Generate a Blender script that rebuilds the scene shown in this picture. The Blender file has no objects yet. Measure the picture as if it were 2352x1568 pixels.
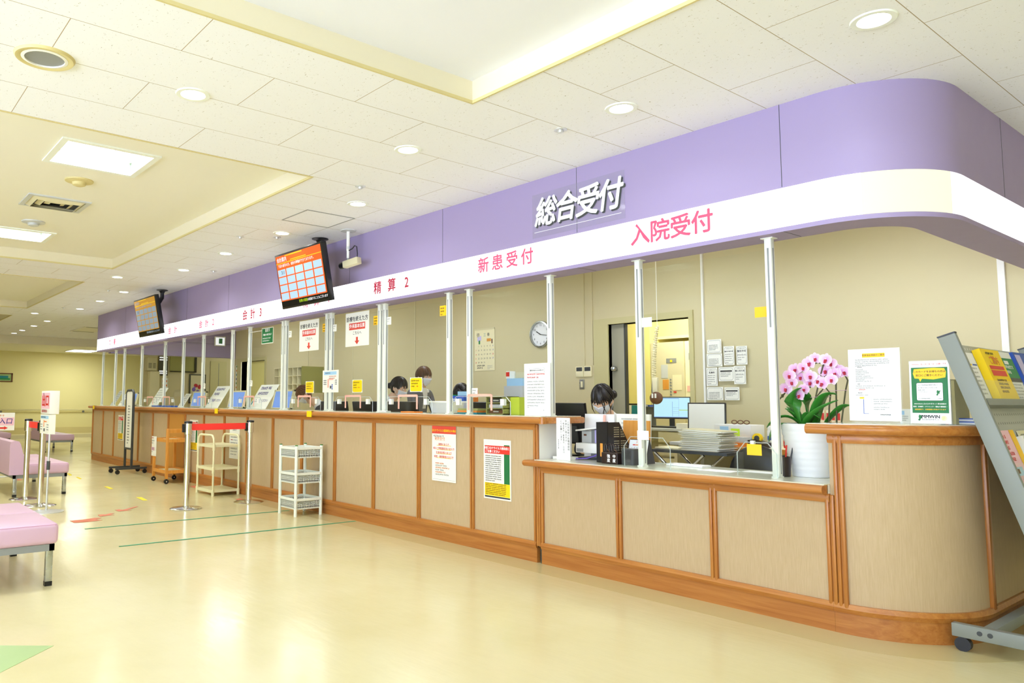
import bpy, bmesh, math, random
from mathutils import Matrix, Vector
random.seed(7)
S = bpy.context.scene
COL = S.collection
PI = math.pi

# ------------------------------------------------------------------ camera
cam_d = bpy.data.cameras.new('camera')
cam = bpy.data.objects.new('camera', cam_d); COL.objects.link(cam)
R0 = (0.6093417885, 0.7928926106, 0.0048880248)       # right
D0 = (-0.0663893826, 0.0571616577, -0.9961551058)     # down
F0 = (-0.7901234299, 0.6066744209, 0.0874706376)      # forward
cam.matrix_world = Matrix(((R0[0], -D0[0], -F0[0], 0.0), (R0[1], -D0[1], -F0[1], -4.1163),
                           (R0[2], -D0[2], -F0[2], 1.15), (0, 0, 0, 1)))
cam_d.sensor_width = 36.0; cam_d.sensor_fit = 'HORIZONTAL'
cam_d.lens = 1725.569 / 2352 * 36.0
cam_d.shift_x = (1176 - 940) / 2352
cam_d.shift_y = (770.861 - 784) / 2352
cam_d.clip_start = 0.02; cam_d.clip_end = 200
S.camera = cam

# ------------------------------------------------------------------ world + exposure
W = bpy.data.worlds.new('daylight'); S.world = W; W.use_nodes = True
bg = W.node_tree.nodes['Background']; bg.inputs[1].default_value = 5.2
wt = W.node_tree; wc = wt.nodes.new('ShaderNodeTexCoord'); wx = wt.nodes.new('ShaderNodeSeparateXYZ'); wr = wt.nodes.new('ShaderNodeMapRange'); wm = wt.nodes.new('ShaderNodeMix'); wm.data_type = 'RGBA'
wr.inputs['From Min'].default_value = -.06; wr.inputs['From Max'].default_value = .10      # brighter lower half added to light the ceiling, hazy sky above
wt.links.new(wc.outputs['Generated'], wx.inputs[0]); wt.links.new(wx.outputs[2], wr.inputs['Value']); wt.links.new(wr.outputs[0], wm.inputs[0])
wm.inputs[6].default_value = (1.75, 2.05, 2.75, 1); wm.inputs[7].default_value = (.70, .84, 1.12, 1); wt.links.new(wm.outputs[2], bg.inputs[0])
S.view_settings.view_transform = 'Standard'; S.view_settings.look = 'None'
S.view_settings.gamma = 1.0; S.view_settings.use_curve_mapping = False
S.view_settings.exposure = 0.0
try:
    S.cycles.max_bounces = 8; S.cycles.transparent_max_bounces = 24; S.cycles.diffuse_bounces = 5
    S.cycles.glossy_bounces = 4; S.cycles.sample_clamp_indirect = 6.0; S.cycles.caustics_reflective = False; S.cycles.caustics_refractive = False
    S.cycles.use_denoising = True
except Exception:
    pass

# ------------------------------------------------------------------ lamps of the room
LIGHTS = []
def area(name, loc, sx, sy, power, col, parent=None, rot=(0, 0, 0), shape='RECTANGLE', spread=PI):
    d = bpy.data.lights.new(name, 'AREA'); d.shape = shape; d.size = sx; d.size_y = sy; d.energy = power; d.color = col; d.spread = spread
    o = bpy.data.objects.new(name, d); COL.objects.link(o); o.location = loc; o.rotation_euler = rot
    if parent: o.parent = parent
    return o
WARM = (0.95, 1.0, 0.88); NEUT = (0.92, 1.0, 1.08); COOL = (0.95, 0.98, 1.0)
P_DOWN, P_TROFF, P_OFFICE = 3.6, 16.0, 11.0

# ------------------------------------------------------------------ materials
def srgb(h):
    if isinstance(h, str):
        h = [int(h[i:i+2], 16) / 255 for i in (0, 2, 4)]
    else:
        h = [c / 255 for c in h]
    return tuple(c / 12.92 if c <= .04045 else ((c + .055) / 1.055) ** 2.4 for c in h)
MATS = {}
def nodes(m):
    m.use_nodes = True
    return m.node_tree, m.node_tree.nodes['Principled BSDF']
def mat(name, col, rough=.5, metal=0., emit=0., spec=.5, trans=0., alpha=1.):
    if name in MATS: return MATS[name]
    m = bpy.data.materials.new(name); nt, p = nodes(m)
    c = srgb(col)
    p.inputs['Base Color'].default_value = (*c, 1); p.inputs['Roughness'].default_value = rough; p.inputs['Metallic'].default_value = metal
    p.inputs['Specular IOR Level'].default_value = spec
    if emit:
        p.inputs['Emission Color'].default_value = (*c, 1); p.inputs['Emission Strength'].default_value = emit; p.inputs['Base Color'].default_value = (*[k * .15 for k in c], 1)
    if alpha < 1: p.inputs['Alpha'].default_value = alpha
    # a little procedural unevenness so that no surface is perfectly flat
    n = nt.nodes.new('ShaderNodeTexNoise'); n.inputs['Scale'].default_value = 9; n.inputs['Detail'].default_value = 4
    mr = nt.nodes.new('ShaderNodeMapRange'); mr.inputs['To Min'].default_value = max(0, rough - .05); mr.inputs['To Max'].default_value = min(1, rough + .05)
    tc = nt.nodes.new('ShaderNodeTexCoord'); nt.links.new(tc.outputs['Object'], n.inputs['Vector'])
    nt.links.new(n.outputs['Fac'], mr.inputs['Value']); nt.links.new(mr.outputs['Result'], p.inputs['Roughness'])
    MATS[name] = m
    return m
def N(nt, t, **kw):
    n = nt.nodes.new(t)
    for k, v in kw.items():
        if k in n.inputs: n.inputs[k].default_value = v
        else: setattr(n, k, v)
    return n
def ramp(nt, stops):
    r = nt.nodes.new('ShaderNodeValToRGB'); e = r.color_ramp.elements
    while len(e) < len(stops): e.new(.5)
    for i, (pos, c) in enumerate(stops):
        e[i].position = pos; e[i].color = (*srgb(c), 1)
    return r
def wood(name, a, b, axis, rough=.28):
    if name in MATS: return MATS[name]
    m = bpy.data.materials.new(name); nt, p = nodes(m)
    tc = N(nt, 'ShaderNodeTexCoord'); mp = N(nt, 'ShaderNodeMapping')
    mp.inputs['Scale'].default_value = {'x': (1.2, 30, 30), 'z': (30, 30, 1.2), 'y': (30, 1.2, 30)}[axis]
    n = N(nt, 'ShaderNodeTexNoise', Scale=1.6, Detail=6, Roughness=.6, Distortion=.6)
    nt.links.new(tc.outputs['Object'], mp.inputs[0]); nt.links.new(mp.outputs[0], n.inputs['Vector'])
    r = ramp(nt, [(.3, a), (.7, b)]); nt.links.new(n.outputs['Fac'], r.inputs[0]); nt.links.new(r.outputs[0], p.inputs['Base Color'])
    p.inputs['Roughness'].default_value = rough
    MATS[name] = m; return m
def clear(name, tint, fres=1.35, rough=.02, extra=0., col=(1, 1, 1)):
    """thin clear sheet: see-through with a fresnel reflection"""
    m = bpy.data.materials.new(name); m.use_nodes = True; nt = m.node_tree; nt.nodes.clear()
    o = N(nt, 'ShaderNodeOutputMaterial'); t = N(nt, 'ShaderNodeBsdfTransparent'); t.inputs[0].default_value = (*tint, 1)
    g = N(nt, 'ShaderNodeBsdfGlossy'); g.inputs['Roughness'].default_value = rough; g.inputs[0].default_value = (*col, 1)
    lw = N(nt, 'ShaderNodeLayerWeight'); pw = N(nt, 'ShaderNodeMath', operation='POWER'); pw.inputs[1].default_value = 3.5; nt.links.new(lw.outputs['Facing'], pw.inputs[0])
    f = N(nt, 'ShaderNodeMath', operation='MULTIPLY_ADD', use_clamp=True); f.inputs[1].default_value = (fres - 1) * 1.1; f.inputs[2].default_value = (fres - 1) * .06; nt.links.new(pw.outputs[0], f.inputs[0])
    mx = N(nt, 'ShaderNodeMixShader'); nt.links.new(f.outputs[0], mx.inputs[0]); nt.links.new(t.outputs[0], mx.inputs[1]); nt.links.new(g.outputs[0], mx.inputs[2])
    last = mx
    if extra:
        d = N(nt, 'ShaderNodeBsdfDiffuse'); d.inputs[0].default_value = (*col, 1); m2 = N(nt, 'ShaderNodeMixShader'); m2.inputs[0].default_value = extra
        nt.links.new(mx.outputs[0], m2.inputs[1]); nt.links.new(d.outputs[0], m2.inputs[2]); last = m2
    nt.links.new(last.outputs[0], o.inputs[0]); MATS[name] = m; return m

clear('pane', (.98, .99, .985), 1.2); clear('acrylic_edge', (.8, .88, .86), 1.6, .1, .25); clear('film', (.93, .92, .95), 1.3, .08, .06)
clear('frosted', (.9, .94, .96), 1.4, .15, .35)
mat('white', 'F2F1EA', .55); mat('paper', 'F4F3E8', .7); mat('paperwhite', 'F8F8F8', .65); mat('black', '17171A', .35); mat('ink', '2B2B30', .7)
mat('grey', '8C8F8E', .45); mat('darkgrey', '3E4142', .45); mat('lightgrey', 'C9CCCB', .45); mat('silver', 'D9DBDA', .3, .6)
mat('aluminium', 'ECEEE4', .4); mat('chrome', 'E6E6E2', .13, 1.); mat('steel', 'B7BBB9', .28, .9)
mat('red', 'E23225', .55); mat('redtape', 'FF3B32', .55); mat('signred', 'E04A3A', .6); mat('orange', 'F58A2C', .5); mat('yellow', 'FFD800', .55); mat('tagyellow', 'FFC91E', .55)
mat('green', '1F8A4C', .5); mat('darkgreen', '15713B', .5); mat('blue', '2B55B8', .5); mat('lightblue', 'A9D4F2', .5); mat('pink', 'F4B9A8', .5); mat('pinkpaper', 'F5C6D2', .6)
mat('brown', '6B4226', .5); mat('teal', '1B8794', .5); mat('purpletext', '4A3C8C', .6); mat('orangetext', 'E5822E', .6); mat('redtext', 'D9372B', .6); mat('greytext', '9A9A98', .7)
mat('cream', 'EFE6BE', .45); mat('creammetal', 'EDE8BF', .4); mat('beige', 'D8CFA9', .5); mat('leafgreen', '2F7D24', .35); mat('flower', 'F0B4E4', .5); mat('lip', 'B8203C', .45); mat('stem', '4E4A22', .5)
mat('skin', 'E9BE9C', .5); mat('mask', 'EEF0F6', .7); mat('hair', '1D1512', .4); mat('brownhair', '5E3E26', .45); mat('suit', '33343C', .75); mat('greysuit', '77787C', .75); mat('shirt', 'EEEDEC', .7)
mat('pinkvinyl', 'D3B0C6', .42); mat('pinkpiping', 'B57F96', .5); mat('floortape_red', 'D3785A', .6); mat('floortape_yellow', 'F2DC2A', .6); mat('floortape_green', '2C9468', .6); mat('floorgreen', 'A9C583', .3)
mat('whiteplastic', 'F1F5EC', .4); mat('bandtext', 'FF6088', .5, emit=.95); mat('bandtext_dark', 'E23C5C', .5, emit=.6); mat('lamp', 'FFFFFF', .5, emit=14.); mat('panel_lamp', 'FFFFFF', .5, emit=9.)
mat('screenblue', '7DA6F0', .3, emit=.75); mat('screencyan', 'BDEBFB', .3, emit=.95); mat('tvorange', 'FF6A26', .3, emit=.9); mat('tvcell', 'C9EBFF', .3, emit=.8); mat('tvyellow', 'F6D02C', .3, emit=.9); mat('tvwhite', 'FFFFFF', .3, emit=.9); mat('tvblack', '101113', .25); mat('tvnum', '3A5078', .3, emit=.6)
mat('tv2orange', 'E8A93A', .3, emit=.62); mat('tv2cell', 'A9BCCB', .3, emit=.6); mat('tvlime', 'BBE02E', .3, emit=.8)
wood('wood', 'A86428', 'C58640', 'x'); wood('woodv', 'A86428', 'C58640', 'z'); wood('woodcart', 'D88F35', 'E6A34C', 'z', .4); wood('kick', 'A4622A', 'BF803F', 'x', .35)

def panel_mat():
    m = bpy.data.materials.new('panel_cloth'); nt, p = nodes(m)
    tc = N(nt, 'ShaderNodeTexCoord'); mp = N(nt, 'ShaderNodeMapping'); mp.inputs['Scale'].default_value = (90, 90, 5)
    n = N(nt, 'ShaderNodeTexNoise', Scale=2.2, Detail=5, Roughness=.65)
    nt.links.new(tc.outputs['Object'], mp.inputs[0]); nt.links.new(mp.outputs[0], n.inputs['Vector'])
    r = ramp(nt, [(.3, 'BBA27C'), (.7, 'C8B08B')]); nt.links.new(n.outputs['Fac'], r.inputs[0]); nt.links.new(r.outputs[0], p.inputs['Base Color'])
    p.inputs['Roughness'].default_value = .62; MATS['panel'] = m
panel_mat(); mat('panel_orange', 'C98F3E', .6)

def tile_mat():
    m = bpy.data.materials.new('ceiling_tile'); nt, p = nodes(m)
    tc = N(nt, 'ShaderNodeTexCoord'); sx = N(nt, 'ShaderNodeSeparateXYZ'); nt.links.new(tc.outputs['Object'], sx.inputs[0])
    ax = N(nt, 'ShaderNodeMath', operation='ADD'); ax.inputs[1].default_value = 3.41 + .4545 * 100; nt.links.new(sx.outputs[0], ax.inputs[0])
    ay = N(nt, 'ShaderNodeMath', operation='ADD'); ay.inputs[1].default_value = 2.385 + .99 * 50; nt.links.new(sx.outputs[1], ay.inputs[0])
    cb = N(nt, 'ShaderNodeCombineXYZ'); nt.links.new(ay.outputs[0], cb.inputs[0]); nt.links.new(ax.outputs[0], cb.inputs[1])
    b = N(nt, 'ShaderNodeTexBrick'); b.offset = .5; b.offset_frequency = 2; b.squash = 1
    for k, v in (('Scale', 1.), ('Mortar Size', .0022), ('Mortar Smooth', .3), ('Bias', 0.), ('Brick Width', .99), ('Row Height', .4545)): b.inputs[k].default_value = v
    nt.links.new(cb.outputs[0], b.inputs['Vector'])
    mp = N(nt, 'ShaderNodeMapping'); mp.inputs['Scale'].default_value = (55, 85, 1); nt.links.new(tc.outputs['Object'], mp.inputs[0])
    n = N(nt, 'ShaderNodeTexNoise', Scale=1.15, Detail=3.5, Roughness=.62, Distortion=1.2); nt.links.new(mp.outputs[0], n.inputs['Vector'])
    r = ramp(nt, [(.655, 'F3F4FA'), (.70, '9F9683')]); nt.links.new(n.outputs['Fac'], r.inputs[0])
    mx = N(nt, 'ShaderNodeMix', data_type='RGBA'); nt.links.new(b.outputs['Fac'], mx.inputs[0]); nt.links.new(r.outputs[0], mx.inputs[6]); mx.inputs[7].default_value = (*srgb('A9977C'), 1)
    nt.links.new(mx.outputs[2], p.inputs['Base Color']); p.inputs['Roughness'].default_value = .85
    MATS['tile'] = m
tile_mat()
def floor_mat():
    m = bpy.data.materials.new('floor_vinyl'); nt, p = nodes(m)
    tc = N(nt, 'ShaderNodeTexCoord')
    n = N(nt, 'ShaderNodeTexNoise', Scale=.9, Detail=6, Roughness=.6); nt.links.new(tc.outputs['Object'], n.inputs['Vector'])
    r = ramp(nt, [(.3, 'D8CC9A'), (.7, 'E2D8AC')]); nt.links.new(n.outputs['Fac'], r.inputs[0]); nt.links.new(r.outputs[0], p.inputs['Base Color'])
    mr = N(nt, 'ShaderNodeMapRange'); mr.inputs['To Min'].default_value = .13; mr.inputs['To Max'].default_value = .24
    n2 = N(nt, 'ShaderNodeTexNoise', Scale=2.5, Detail=3); nt.links.new(tc.outputs['Object'], n2.inputs['Vector'])
    nt.links.new(n2.outputs['Fac'], mr.inputs['Value']); nt.links.new(mr.outputs['Result'], p.inputs['Roughness'])
    mp = N(nt, 'ShaderNodeMapping'); mp.inputs['Scale'].default_value = (6, 18, 1); nt.links.new(tc.outputs['Object'], mp.inputs[0])
    n3 = N(nt, 'ShaderNodeTexNoise', Scale=1.0, Detail=2); nt.links.new(mp.outputs[0], n3.inputs['Vector'])
    bu = N(nt, 'ShaderNodeBump'); bu.inputs['Strength'].default_value = .12; bu.inputs['Distance'].default_value = .01; nt.links.new(n3.outputs['Fac'], bu.inputs['Height']); nt.links.new(bu.outputs[0], p.inputs['Normal'])
    MATS['floor'] = m
floor_mat(); mat('potwhite', 'F1F2F2', .2); mat('countertop', 'E9EAD2', .12); mat('floorborder', 'CFC290', .2)
mat('wallcream', 'E9DFA0', .7); mat('officewall', 'D2C79E', .75); mat('recess', 'EFECDD', .8); mat('recess_lit', 'EEF0FB', .8); mat('recess_side', 'E6DEC2', .75); mat('recess_lip', 'D6C88E', .6)
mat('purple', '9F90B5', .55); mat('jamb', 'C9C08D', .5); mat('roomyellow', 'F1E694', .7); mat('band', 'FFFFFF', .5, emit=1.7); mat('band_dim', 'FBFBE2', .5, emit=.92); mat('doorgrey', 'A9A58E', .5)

# ------------------------------------------------------------------ mesh builder
class B:
    def __init__(s): s.bm = bmesh.new(); s.m = []
    def mi(s, m):
        if m not in s.m: s.m.append(m)
        return s.m.index(m)
    def add(s, vs, fs, m, M=None):
        i = s.mi(m); bv = [s.bm.verts.new(M @ Vector(v) if M else v) for v in vs]; out = []
        for f in fs:
            try:
                fc = s.bm.faces.new([bv[k] for k in f]); fc.material_index = i; out.append(fc)
            except ValueError: pass
        return out
    def box(s, x0, x1, y0, y1, z0, z1, m, M=None, bev=0, seg=2):
        vs = [(x, y, z) for x in (x0, x1) for y in (y0, y1) for z in (z0, z1)]
        fs = s.add(vs, [(0, 1, 3, 2), (4, 6, 7, 5), (0, 4, 5, 1), (2, 3, 7, 6), (0, 2, 6, 4), (1, 5, 7, 3)], m, M)
        if bev:
            es = list({e for f in fs for e in f.edges})
            bmesh.ops.bevel(s.bm, geom=es, offset=bev, segments=seg, affect='EDGES', profile=.5, material=-1)
        return s
    def cyl(s, p0, p1, r, m, seg=16, r1=None, caps=True):
        return s.tube([p0, p1], r, m, seg, radii=[r, r if r1 is None else r1], caps=caps)
    def tube(s, pts, r, m, seg=8, radii=None, caps=True, flat=1.0):
        pts = [Vector(p) for p in pts]; n = len(pts); rad = radii or [r] * n; vs = []; up = None
        for i, p in enumerate(pts):
            t = (pts[min(i + 1, n - 1)] - pts[max(i - 1, 0)]).normalized()
            if up is None:
                up = Vector((0, 0, 1)) if abs(t.z) < .9 else Vector((1, 0, 0))
            a = t.cross(up).normalized(); b = a.cross(t).normalized(); up = b
            for k in range(seg):
                w = 2 * PI * k / seg; vs.append(p + (a * math.cos(w) + b * math.sin(w) * flat) * rad[i])
        fs = [(i * seg + k, i * seg + (k + 1) % seg, (i + 1) * seg + (k + 1) % seg, (i + 1) * seg + k) for i in range(n - 1) for k in range(seg)]
        if caps: fs += [tuple(range(seg))[::-1], tuple(range((n - 1) * seg, n * seg))]
        s.add(vs, fs, m); return s
    def lathe(s, prof, m, seg=32, c=(0, 0, 0), M=None):
        vs = [(c[0] + r * math.cos(2 * PI * k / seg), c[1] + r * math.sin(2 * PI * k / seg), c[2] + z) for r, z in prof for k in range(seg)]
        fs = [(i * seg + k, i * seg + (k + 1) % seg, (i + 1) * seg + (k + 1) % seg, (i + 1) * seg + k) for i in range(len(prof) - 1) for k in range(seg)]
        fs += [tuple(range(seg))[::-1], tuple(range((len(prof) - 1) * seg, len(prof) * seg))]
        s.add(vs, fs, m, M); return s
    def prism(s, poly, z0, z1, m, M=None):
        n = len(poly); vs = [(x, y, z0) for x, y in poly] + [(x, y, z1) for x, y in poly]
        s.add(vs, [tuple(range(n))[::-1], tuple(range(n, 2 * n))] + [(k, (k + 1) % n, n + (k + 1) % n, n + k) for k in range(n)], m, M); return s
    def sweep(s, path, prof, m, closed=True, caps=True):
        """path [(x, y, nx, ny)], prof [(distance outward, z)]"""
        n = len(prof); vs = [(x + nx * d, y + ny * d, z) for x, y, nx, ny in path for d, z in prof]
        fs = [(i * n + k, i * n + (k + 1) % n, (i + 1) * n + (k + 1) % n, (i + 1) * n + k) for i in range(len(path) - 1) for k in range(n if closed else n - 1)]
        if caps and closed: fs += [tuple(range(n)), tuple(range((len(path) - 1) * n, len(path) * n))[::-1]]
        s.add(vs, fs, m); return s
    def sphere(s, c, r, m, seg=16, rings=10, sc=(1, 1, 1), M=None):
        pr = [(math.sin(PI * i / rings), -math.cos(PI * i / rings)) for i in range(rings + 1)]
        vs = [(c[0] + r * a * math.cos(2 * PI * k / seg) * sc[0], c[1] + r * a * math.sin(2 * PI * k / seg) * sc[1], c[2] + r * z * sc[2]) for a, z in pr for k in range(seg)]
        fs = [(i * seg + k, i * seg + (k + 1) % seg, (i + 1) * seg + (k + 1) % seg, (i + 1) * seg + k) for i in range(rings) for k in range(seg)]
        s.add(vs, fs, m, M); return s
    def text(s, body, x, y, z, size, m, M=None, bold=0., xs=1., shear=0., align='CENTER', gap=1.):
        cu = bpy.data.curves.new('t', 'FONT'); cu.body = body; cu.size = size; cu.resolution_u = 2; cu.shear = shear
        cu.align_x = align; cu.align_y = 'CENTER'; cu.space_character = gap
        o = bpy.data.objects.new('t', cu); COL.objects.link(o); dg = bpy.context.evaluated_depsgraph_get()
        me = bpy.data.meshes.new_from_object(o.evaluated_get(dg))
        L = Matrix.Translation((x, y, z)) @ Matrix.Diagonal((xs, 1, 1, 1)); L = (M @ L) if M else L
        q = bold * size; k = 6 if size > .1 else 4; d = [(0, 0)] + [(q * math.cos(2 * PI * i / k + .4), q * math.sin(2 * PI * i / k + .4)) for i in range(k)] if bold else [(0, 0)]
        fs = [tuple(p.vertices) for p in me.polygons]
        for i, (dx, dy) in enumerate(d): s.add([L @ (v.co + Vector((dx, dy, i * 2e-5))) for v in me.vertices], fs, m)
        bpy.data.objects.remove(o); bpy.data.curves.remove(cu); bpy.data.meshes.remove(me); return s
    def obj(s, name, parent=None, loc=None, smooth=True, mods=None):
        me = bpy.data.meshes.new(name)
        bmesh.ops.remove_doubles(s.bm, verts=s.bm.verts, dist=1e-6)
        bmesh.ops.recalc_face_normals(s.bm, faces=s.bm.faces)
        s.bm.to_mesh(me); s.bm.free()
        for m in s.m: me.materials.append(MATS[m])
        if smooth:
            me.polygons.foreach_set('use_smooth', [True] * len(me.polygons)); me.set_sharp_from_angle(angle=math.radians(38))
        o = bpy.data.objects.new(name, me); COL.objects.link(o)
        if loc: o.location = loc
        if parent: o.parent = parent
        return o
def ring(b, x0, x1, y0, y1, t, z0, z1, m):
    """four mitre-free frame bars, none overlapping another"""
    for a in ((x0, x1, y0, y0 + t), (x0, x1, y1 - t, y1), (x0, x0 + t, y0 + t, y1 - t), (x1 - t, x1, y0 + t, y1 - t)): b.box(*a, z0, z1, m)
    return b
def tag(o, label=None, cat=None, group=None, kind=None):
    for k, v in (('label', label), ('category', cat), ('group', group), ('kind', kind)):
        if v: o[k] = v
    return o
def thing(name, label, cat, loc=(0, 0, 0), rz=0, group=None):
    o = bpy.data.objects.new(name, None); COL.objects.link(o); o.location = loc; o.rotation_euler = (0, 0, rz); o.empty_display_size = .05
    return tag(o, label, cat, group)
def struct(o): o['kind'] = 'structure'; return o
def dup(root, loc=None, rz=None, label=None, group=None):
    r = root.copy(); COL.objects.link(r)
    if loc: r.location = loc
    if rz is not None: r.rotation_euler = (0, 0, rz)
    if label: r['label'] = label
    if group: r['group'] = group
    def kids(a, b):
        for ch in list(a.children):
            c = ch.copy(); COL.objects.link(c); c.parent = b; kids(ch, c)
    kids(root, r)
    return r
ORD = 'first second third fourth fifth sixth seventh eighth ninth tenth eleventh twelfth thirteenth fourteenth fifteenth sixteenth seventeenth eighteenth nineteenth twentieth twenty-first'.split()
def frame(o, r, u):
    """matrix of a sheet whose x axis is r, y axis u, at o"""
    r = Vector(r).normalized(); u = Vector(u).normalized(); n = r.cross(u)
    return Matrix(((r.x, u.x, n.x, o[0]), (r.y, u.y, n.y, o[1]), (r.z, u.z, n.z, o[2]), (0, 0, 0, 1)))
FX = ((1, 0, 0), (0, 0, 1))          # a sheet facing the hall (-y)
def scribble(b, x, y, w, n, pitch, h, m, z=.0016, fill=.9, M=None, rnd=None):
    """n lines of print too small to read, from (x, y) downwards"""
    q = rnd or random; r_ = lambda x0, y0, x1, y1: b.add([(x0, y0, z), (x1, y0, z), (x1, y1, z), (x0, y1, z)], [(0, 1, 2, 3)], m, M)
    for i in range(n):
        a = x; end = x + w * (fill if i < n - 1 else q.uniform(.4, .85)); yy = y - i * pitch
        while a < end - h * .5:
            l = min(int(q.uniform(4, 11)), max(1, int((end - a) / (h * 1.12))))
            for k in range(l):
                xx = a + k * h * 1.12; t = h * .17
                for f in q.sample((0., .28, .55, .83), 3): r_(xx + h * .04, yy + h * f, xx + h * .92, yy + h * f + t)
                for f in q.sample((.05, .4, .75), 2): r_(xx + h * f, yy, xx + h * f + t, yy + h)
            a += l * h * 1.12 + h * .55
def rect(b, x, y, w, h, m, z=.0012):
    b.add([(x, y, z), (x + w, y, z), (x + w, y + h, z), (x, y + h, z)], [(0, 1, 2, 3)], m)
def rrect(w, h, r, n=4):
    return [(cx + r * math.cos(a0 + PI / 2 * k / n), cy + r * math.sin(a0 + PI / 2 * k / n)) for cx, cy, a0 in ((w - r, r, -PI / 2), (w - r, h - r, 0), (r, h - r, PI / 2), (r, r, PI)) for k in range(n + 1)]
def outline(b, x, y, w, h, t, m, z=.0013):
    for a in ((x, y, w, t), (x, y + h - t, w, t), (x, y, t, h), (x + w - t, y, t, h)): rect(b, *a, m, z)
def sheet(name, label, cat, o, w, h, draw, r=FX[0], u=FX[1], base='paper', th=.0008, bend=0, group=None):
    b = B()
    if bend:
        n = 8; vs = [(w * i / n, y, bend * math.sin(PI * i / n)) for y in (0, h) for i in range(n + 1)]
        b.add(vs, [(i, i + 1, n + 2 + i, n + 1 + i) for i in range(n)], base)
    else: b.box(0, w, 0, h, 0, th, base)
    draw(b)
    ob = b.obj(name, smooth=False); ob.matrix_world = frame(o, r, u)
    return tag(ob, label, cat, group)
# ================================================================== room shell
CX0, CY0, CR = -1.78, .5, .5
def path(xa, yb, n=18):
    p = [(xa, 0, 0, -1)]
    for k in range(n + 1):
        a = -PI / 2 + PI / 2 * k / n; p.append((CX0 + CR * math.cos(a), CY0 + CR * math.sin(a), math.cos(a), math.sin(a)))
    p.append((CX0 + CR, yb, 1, 0)); return p
ZC = 2.815; YR = -1.36; ZR = 2.94
XE, XW = 5.0, -25.0
b = B(); b.box(XW - .2, XE, -9, 9, -.1, 0, 'floor'); struct(b.obj('floor'))
b = B(); b.sweep(path(-15.5, 2.5), [(.0, .0005), (.25, .0005), (.25, .0015), (0, .0015)], 'floorborder'); struct(b.obj('floor_border'))
# ceiling tiles round the recesses, one continuous sheet
REC = [(-3.02, 3.6, 'recess_lit'), (-9.8, -4.78, 'recess'), (-15.05, -11.12, 'recess'), (-18.2, -16.46, 'recess')]  # nearest recess: lighter bluish copy, its brighter light put into the colour
YB = -6.2
TROFF = [(x0, x1, y0, y0 + .66) for x0, x1, ys in ((-6.02, -5.40, (-2.95, -4.6)), (-9.22, -8.64, (-2.95, -4.6)), (-12.4, -11.8, (-2.95,)), (-14.8, -14.2, (-2.95,)), (-1.51, -.89, (-4.93,)), (.89, 1.51, (-3.23, -4.93))) for y0 in ys]
def board(b, x0, x1, y0, y1, holes, m):
    xs = sorted({x0, x1} | {v for h in holes for v in h[:2]}); ys = sorted({y0, y1} | {v for h in holes for v in h[2:]})
    for i in range(len(xs) - 1):
        for j in range(len(ys) - 1):
            cx, cy = (xs[i] + xs[i + 1]) / 2, (ys[j] + ys[j + 1]) / 2
            if not any(h[0] < cx < h[1] and h[2] < cy < h[3] for h in holes): b.box(xs[i], xs[i + 1], ys[j], ys[j + 1], ZR, ZR + .03, m)
b = B()
b.box(-21.6, XE, YR, 9, ZC, ZC + .05, 'tile'); b.box(-21.6, XE, -9, YB, ZC, ZC + .05, 'tile')
xs = sorted([-21.6, XE] + [v for r in REC for v in r[:2]])
for i in range(0, len(xs), 2): b.box(xs[i], xs[i + 1], YB, YR, ZC, ZC + .05, 'tile')
struct(b.obj('ceiling', smooth=False))
for i, (x0, x1, m) in enumerate(REC):
    b = B(); board(b, x0 - .05, x1 + .05, YB - .05, YR + .05, [h for h in TROFF if x0 < h[0] < x1], m); o = struct(b.obj('ceiling_recess', smooth=False))
    struct(ring(B(), x0, x1, YB, YR, .004, ZC - .001, ZR, 'recess_side').obj('recess_side', o, smooth=False))
    struct(ring(B(), x0 - .004, x1 + .004, YB - .004, YR + .004, .012, ZC - .005, ZC + .012, 'recess_lip').obj('trim_%d' % (i + 1), smooth=False))
# lower ceiling and beam at the far end
b = B(); b.box(XW, -21.661, -9, 9, 2.602, 2.66, 'recess'); b.box(-21.66, -21.601, -9, 9, 2.6, ZC + .05, 'recess_side'); struct(b.obj('ceiling_far', smooth=False))
# walls
b = B(); b.box(XW - .1, XW, -9, 9, 0, 2.7, 'wallcream'); struct(b.obj('wall_far', smooth=False))
b = B(); b.box(XW, XW + .04, -9, 9, 0, .1, 'beige'); b.box(XW, XW + .03, -9, 9, .1, .13, 'cream'); struct(b.obj('baseboard_far', smooth=False))
b = B(); b.box(XW, XW + .02, -9, 9, .13, .32, 'recess_lip'); struct(b.obj('trim_9', smooth=False))
b = B(); b.box(XW, -9, -9.1, -9, 0, 2.9, 'wallcream'); b.box(-9, -5.5, -9.1, -9, 0, 2.9, 'wallcream'); b.box(-5.5, XE, -9.1, -9, 0, .4, 'wallcream'); b.box(-5.5, XE, -9.1, -9, 2.75, 2.9, 'wallcream')
for x in (-3, 0, 3): b.box(x - .04, x + .04, -9.1, -9, .4, 2.75, 'aluminium')
struct(b.obj('wall_waiting_side', smooth=False))     # unseen wall; window band added to bring in frontal daylight
b = B(); b.box(XE, XE + .1, -9, 9, 0, 2.9, 'wallcream'); struct(b.obj('wall_entrance_side', smooth=False))
YW = 2.83
b = B()   # office back wall, with two door openings
D1 = (-5.34, -4.33, 2.03); D2 = (-14.92, -13.82, 1.98)
b.box(-15.3, D2[0], YW, YW + .12, 0, ZC, 'officewall'); b.box(D2[0], D2[1], YW, YW + .12, D2[2], ZC, 'officewall')
b.box(D2[1], D1[0], YW, YW + .12, 0, ZC, 'officewall'); b.box(D1[0], D1[1], YW, YW + .12, D1[2], ZC, 'officewall')
b.box(D1[1], XE, YW, YW + .12, 0, ZC, 'officewall'); struct(b.obj('wall_office_back', smooth=False))
b = B()
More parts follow.
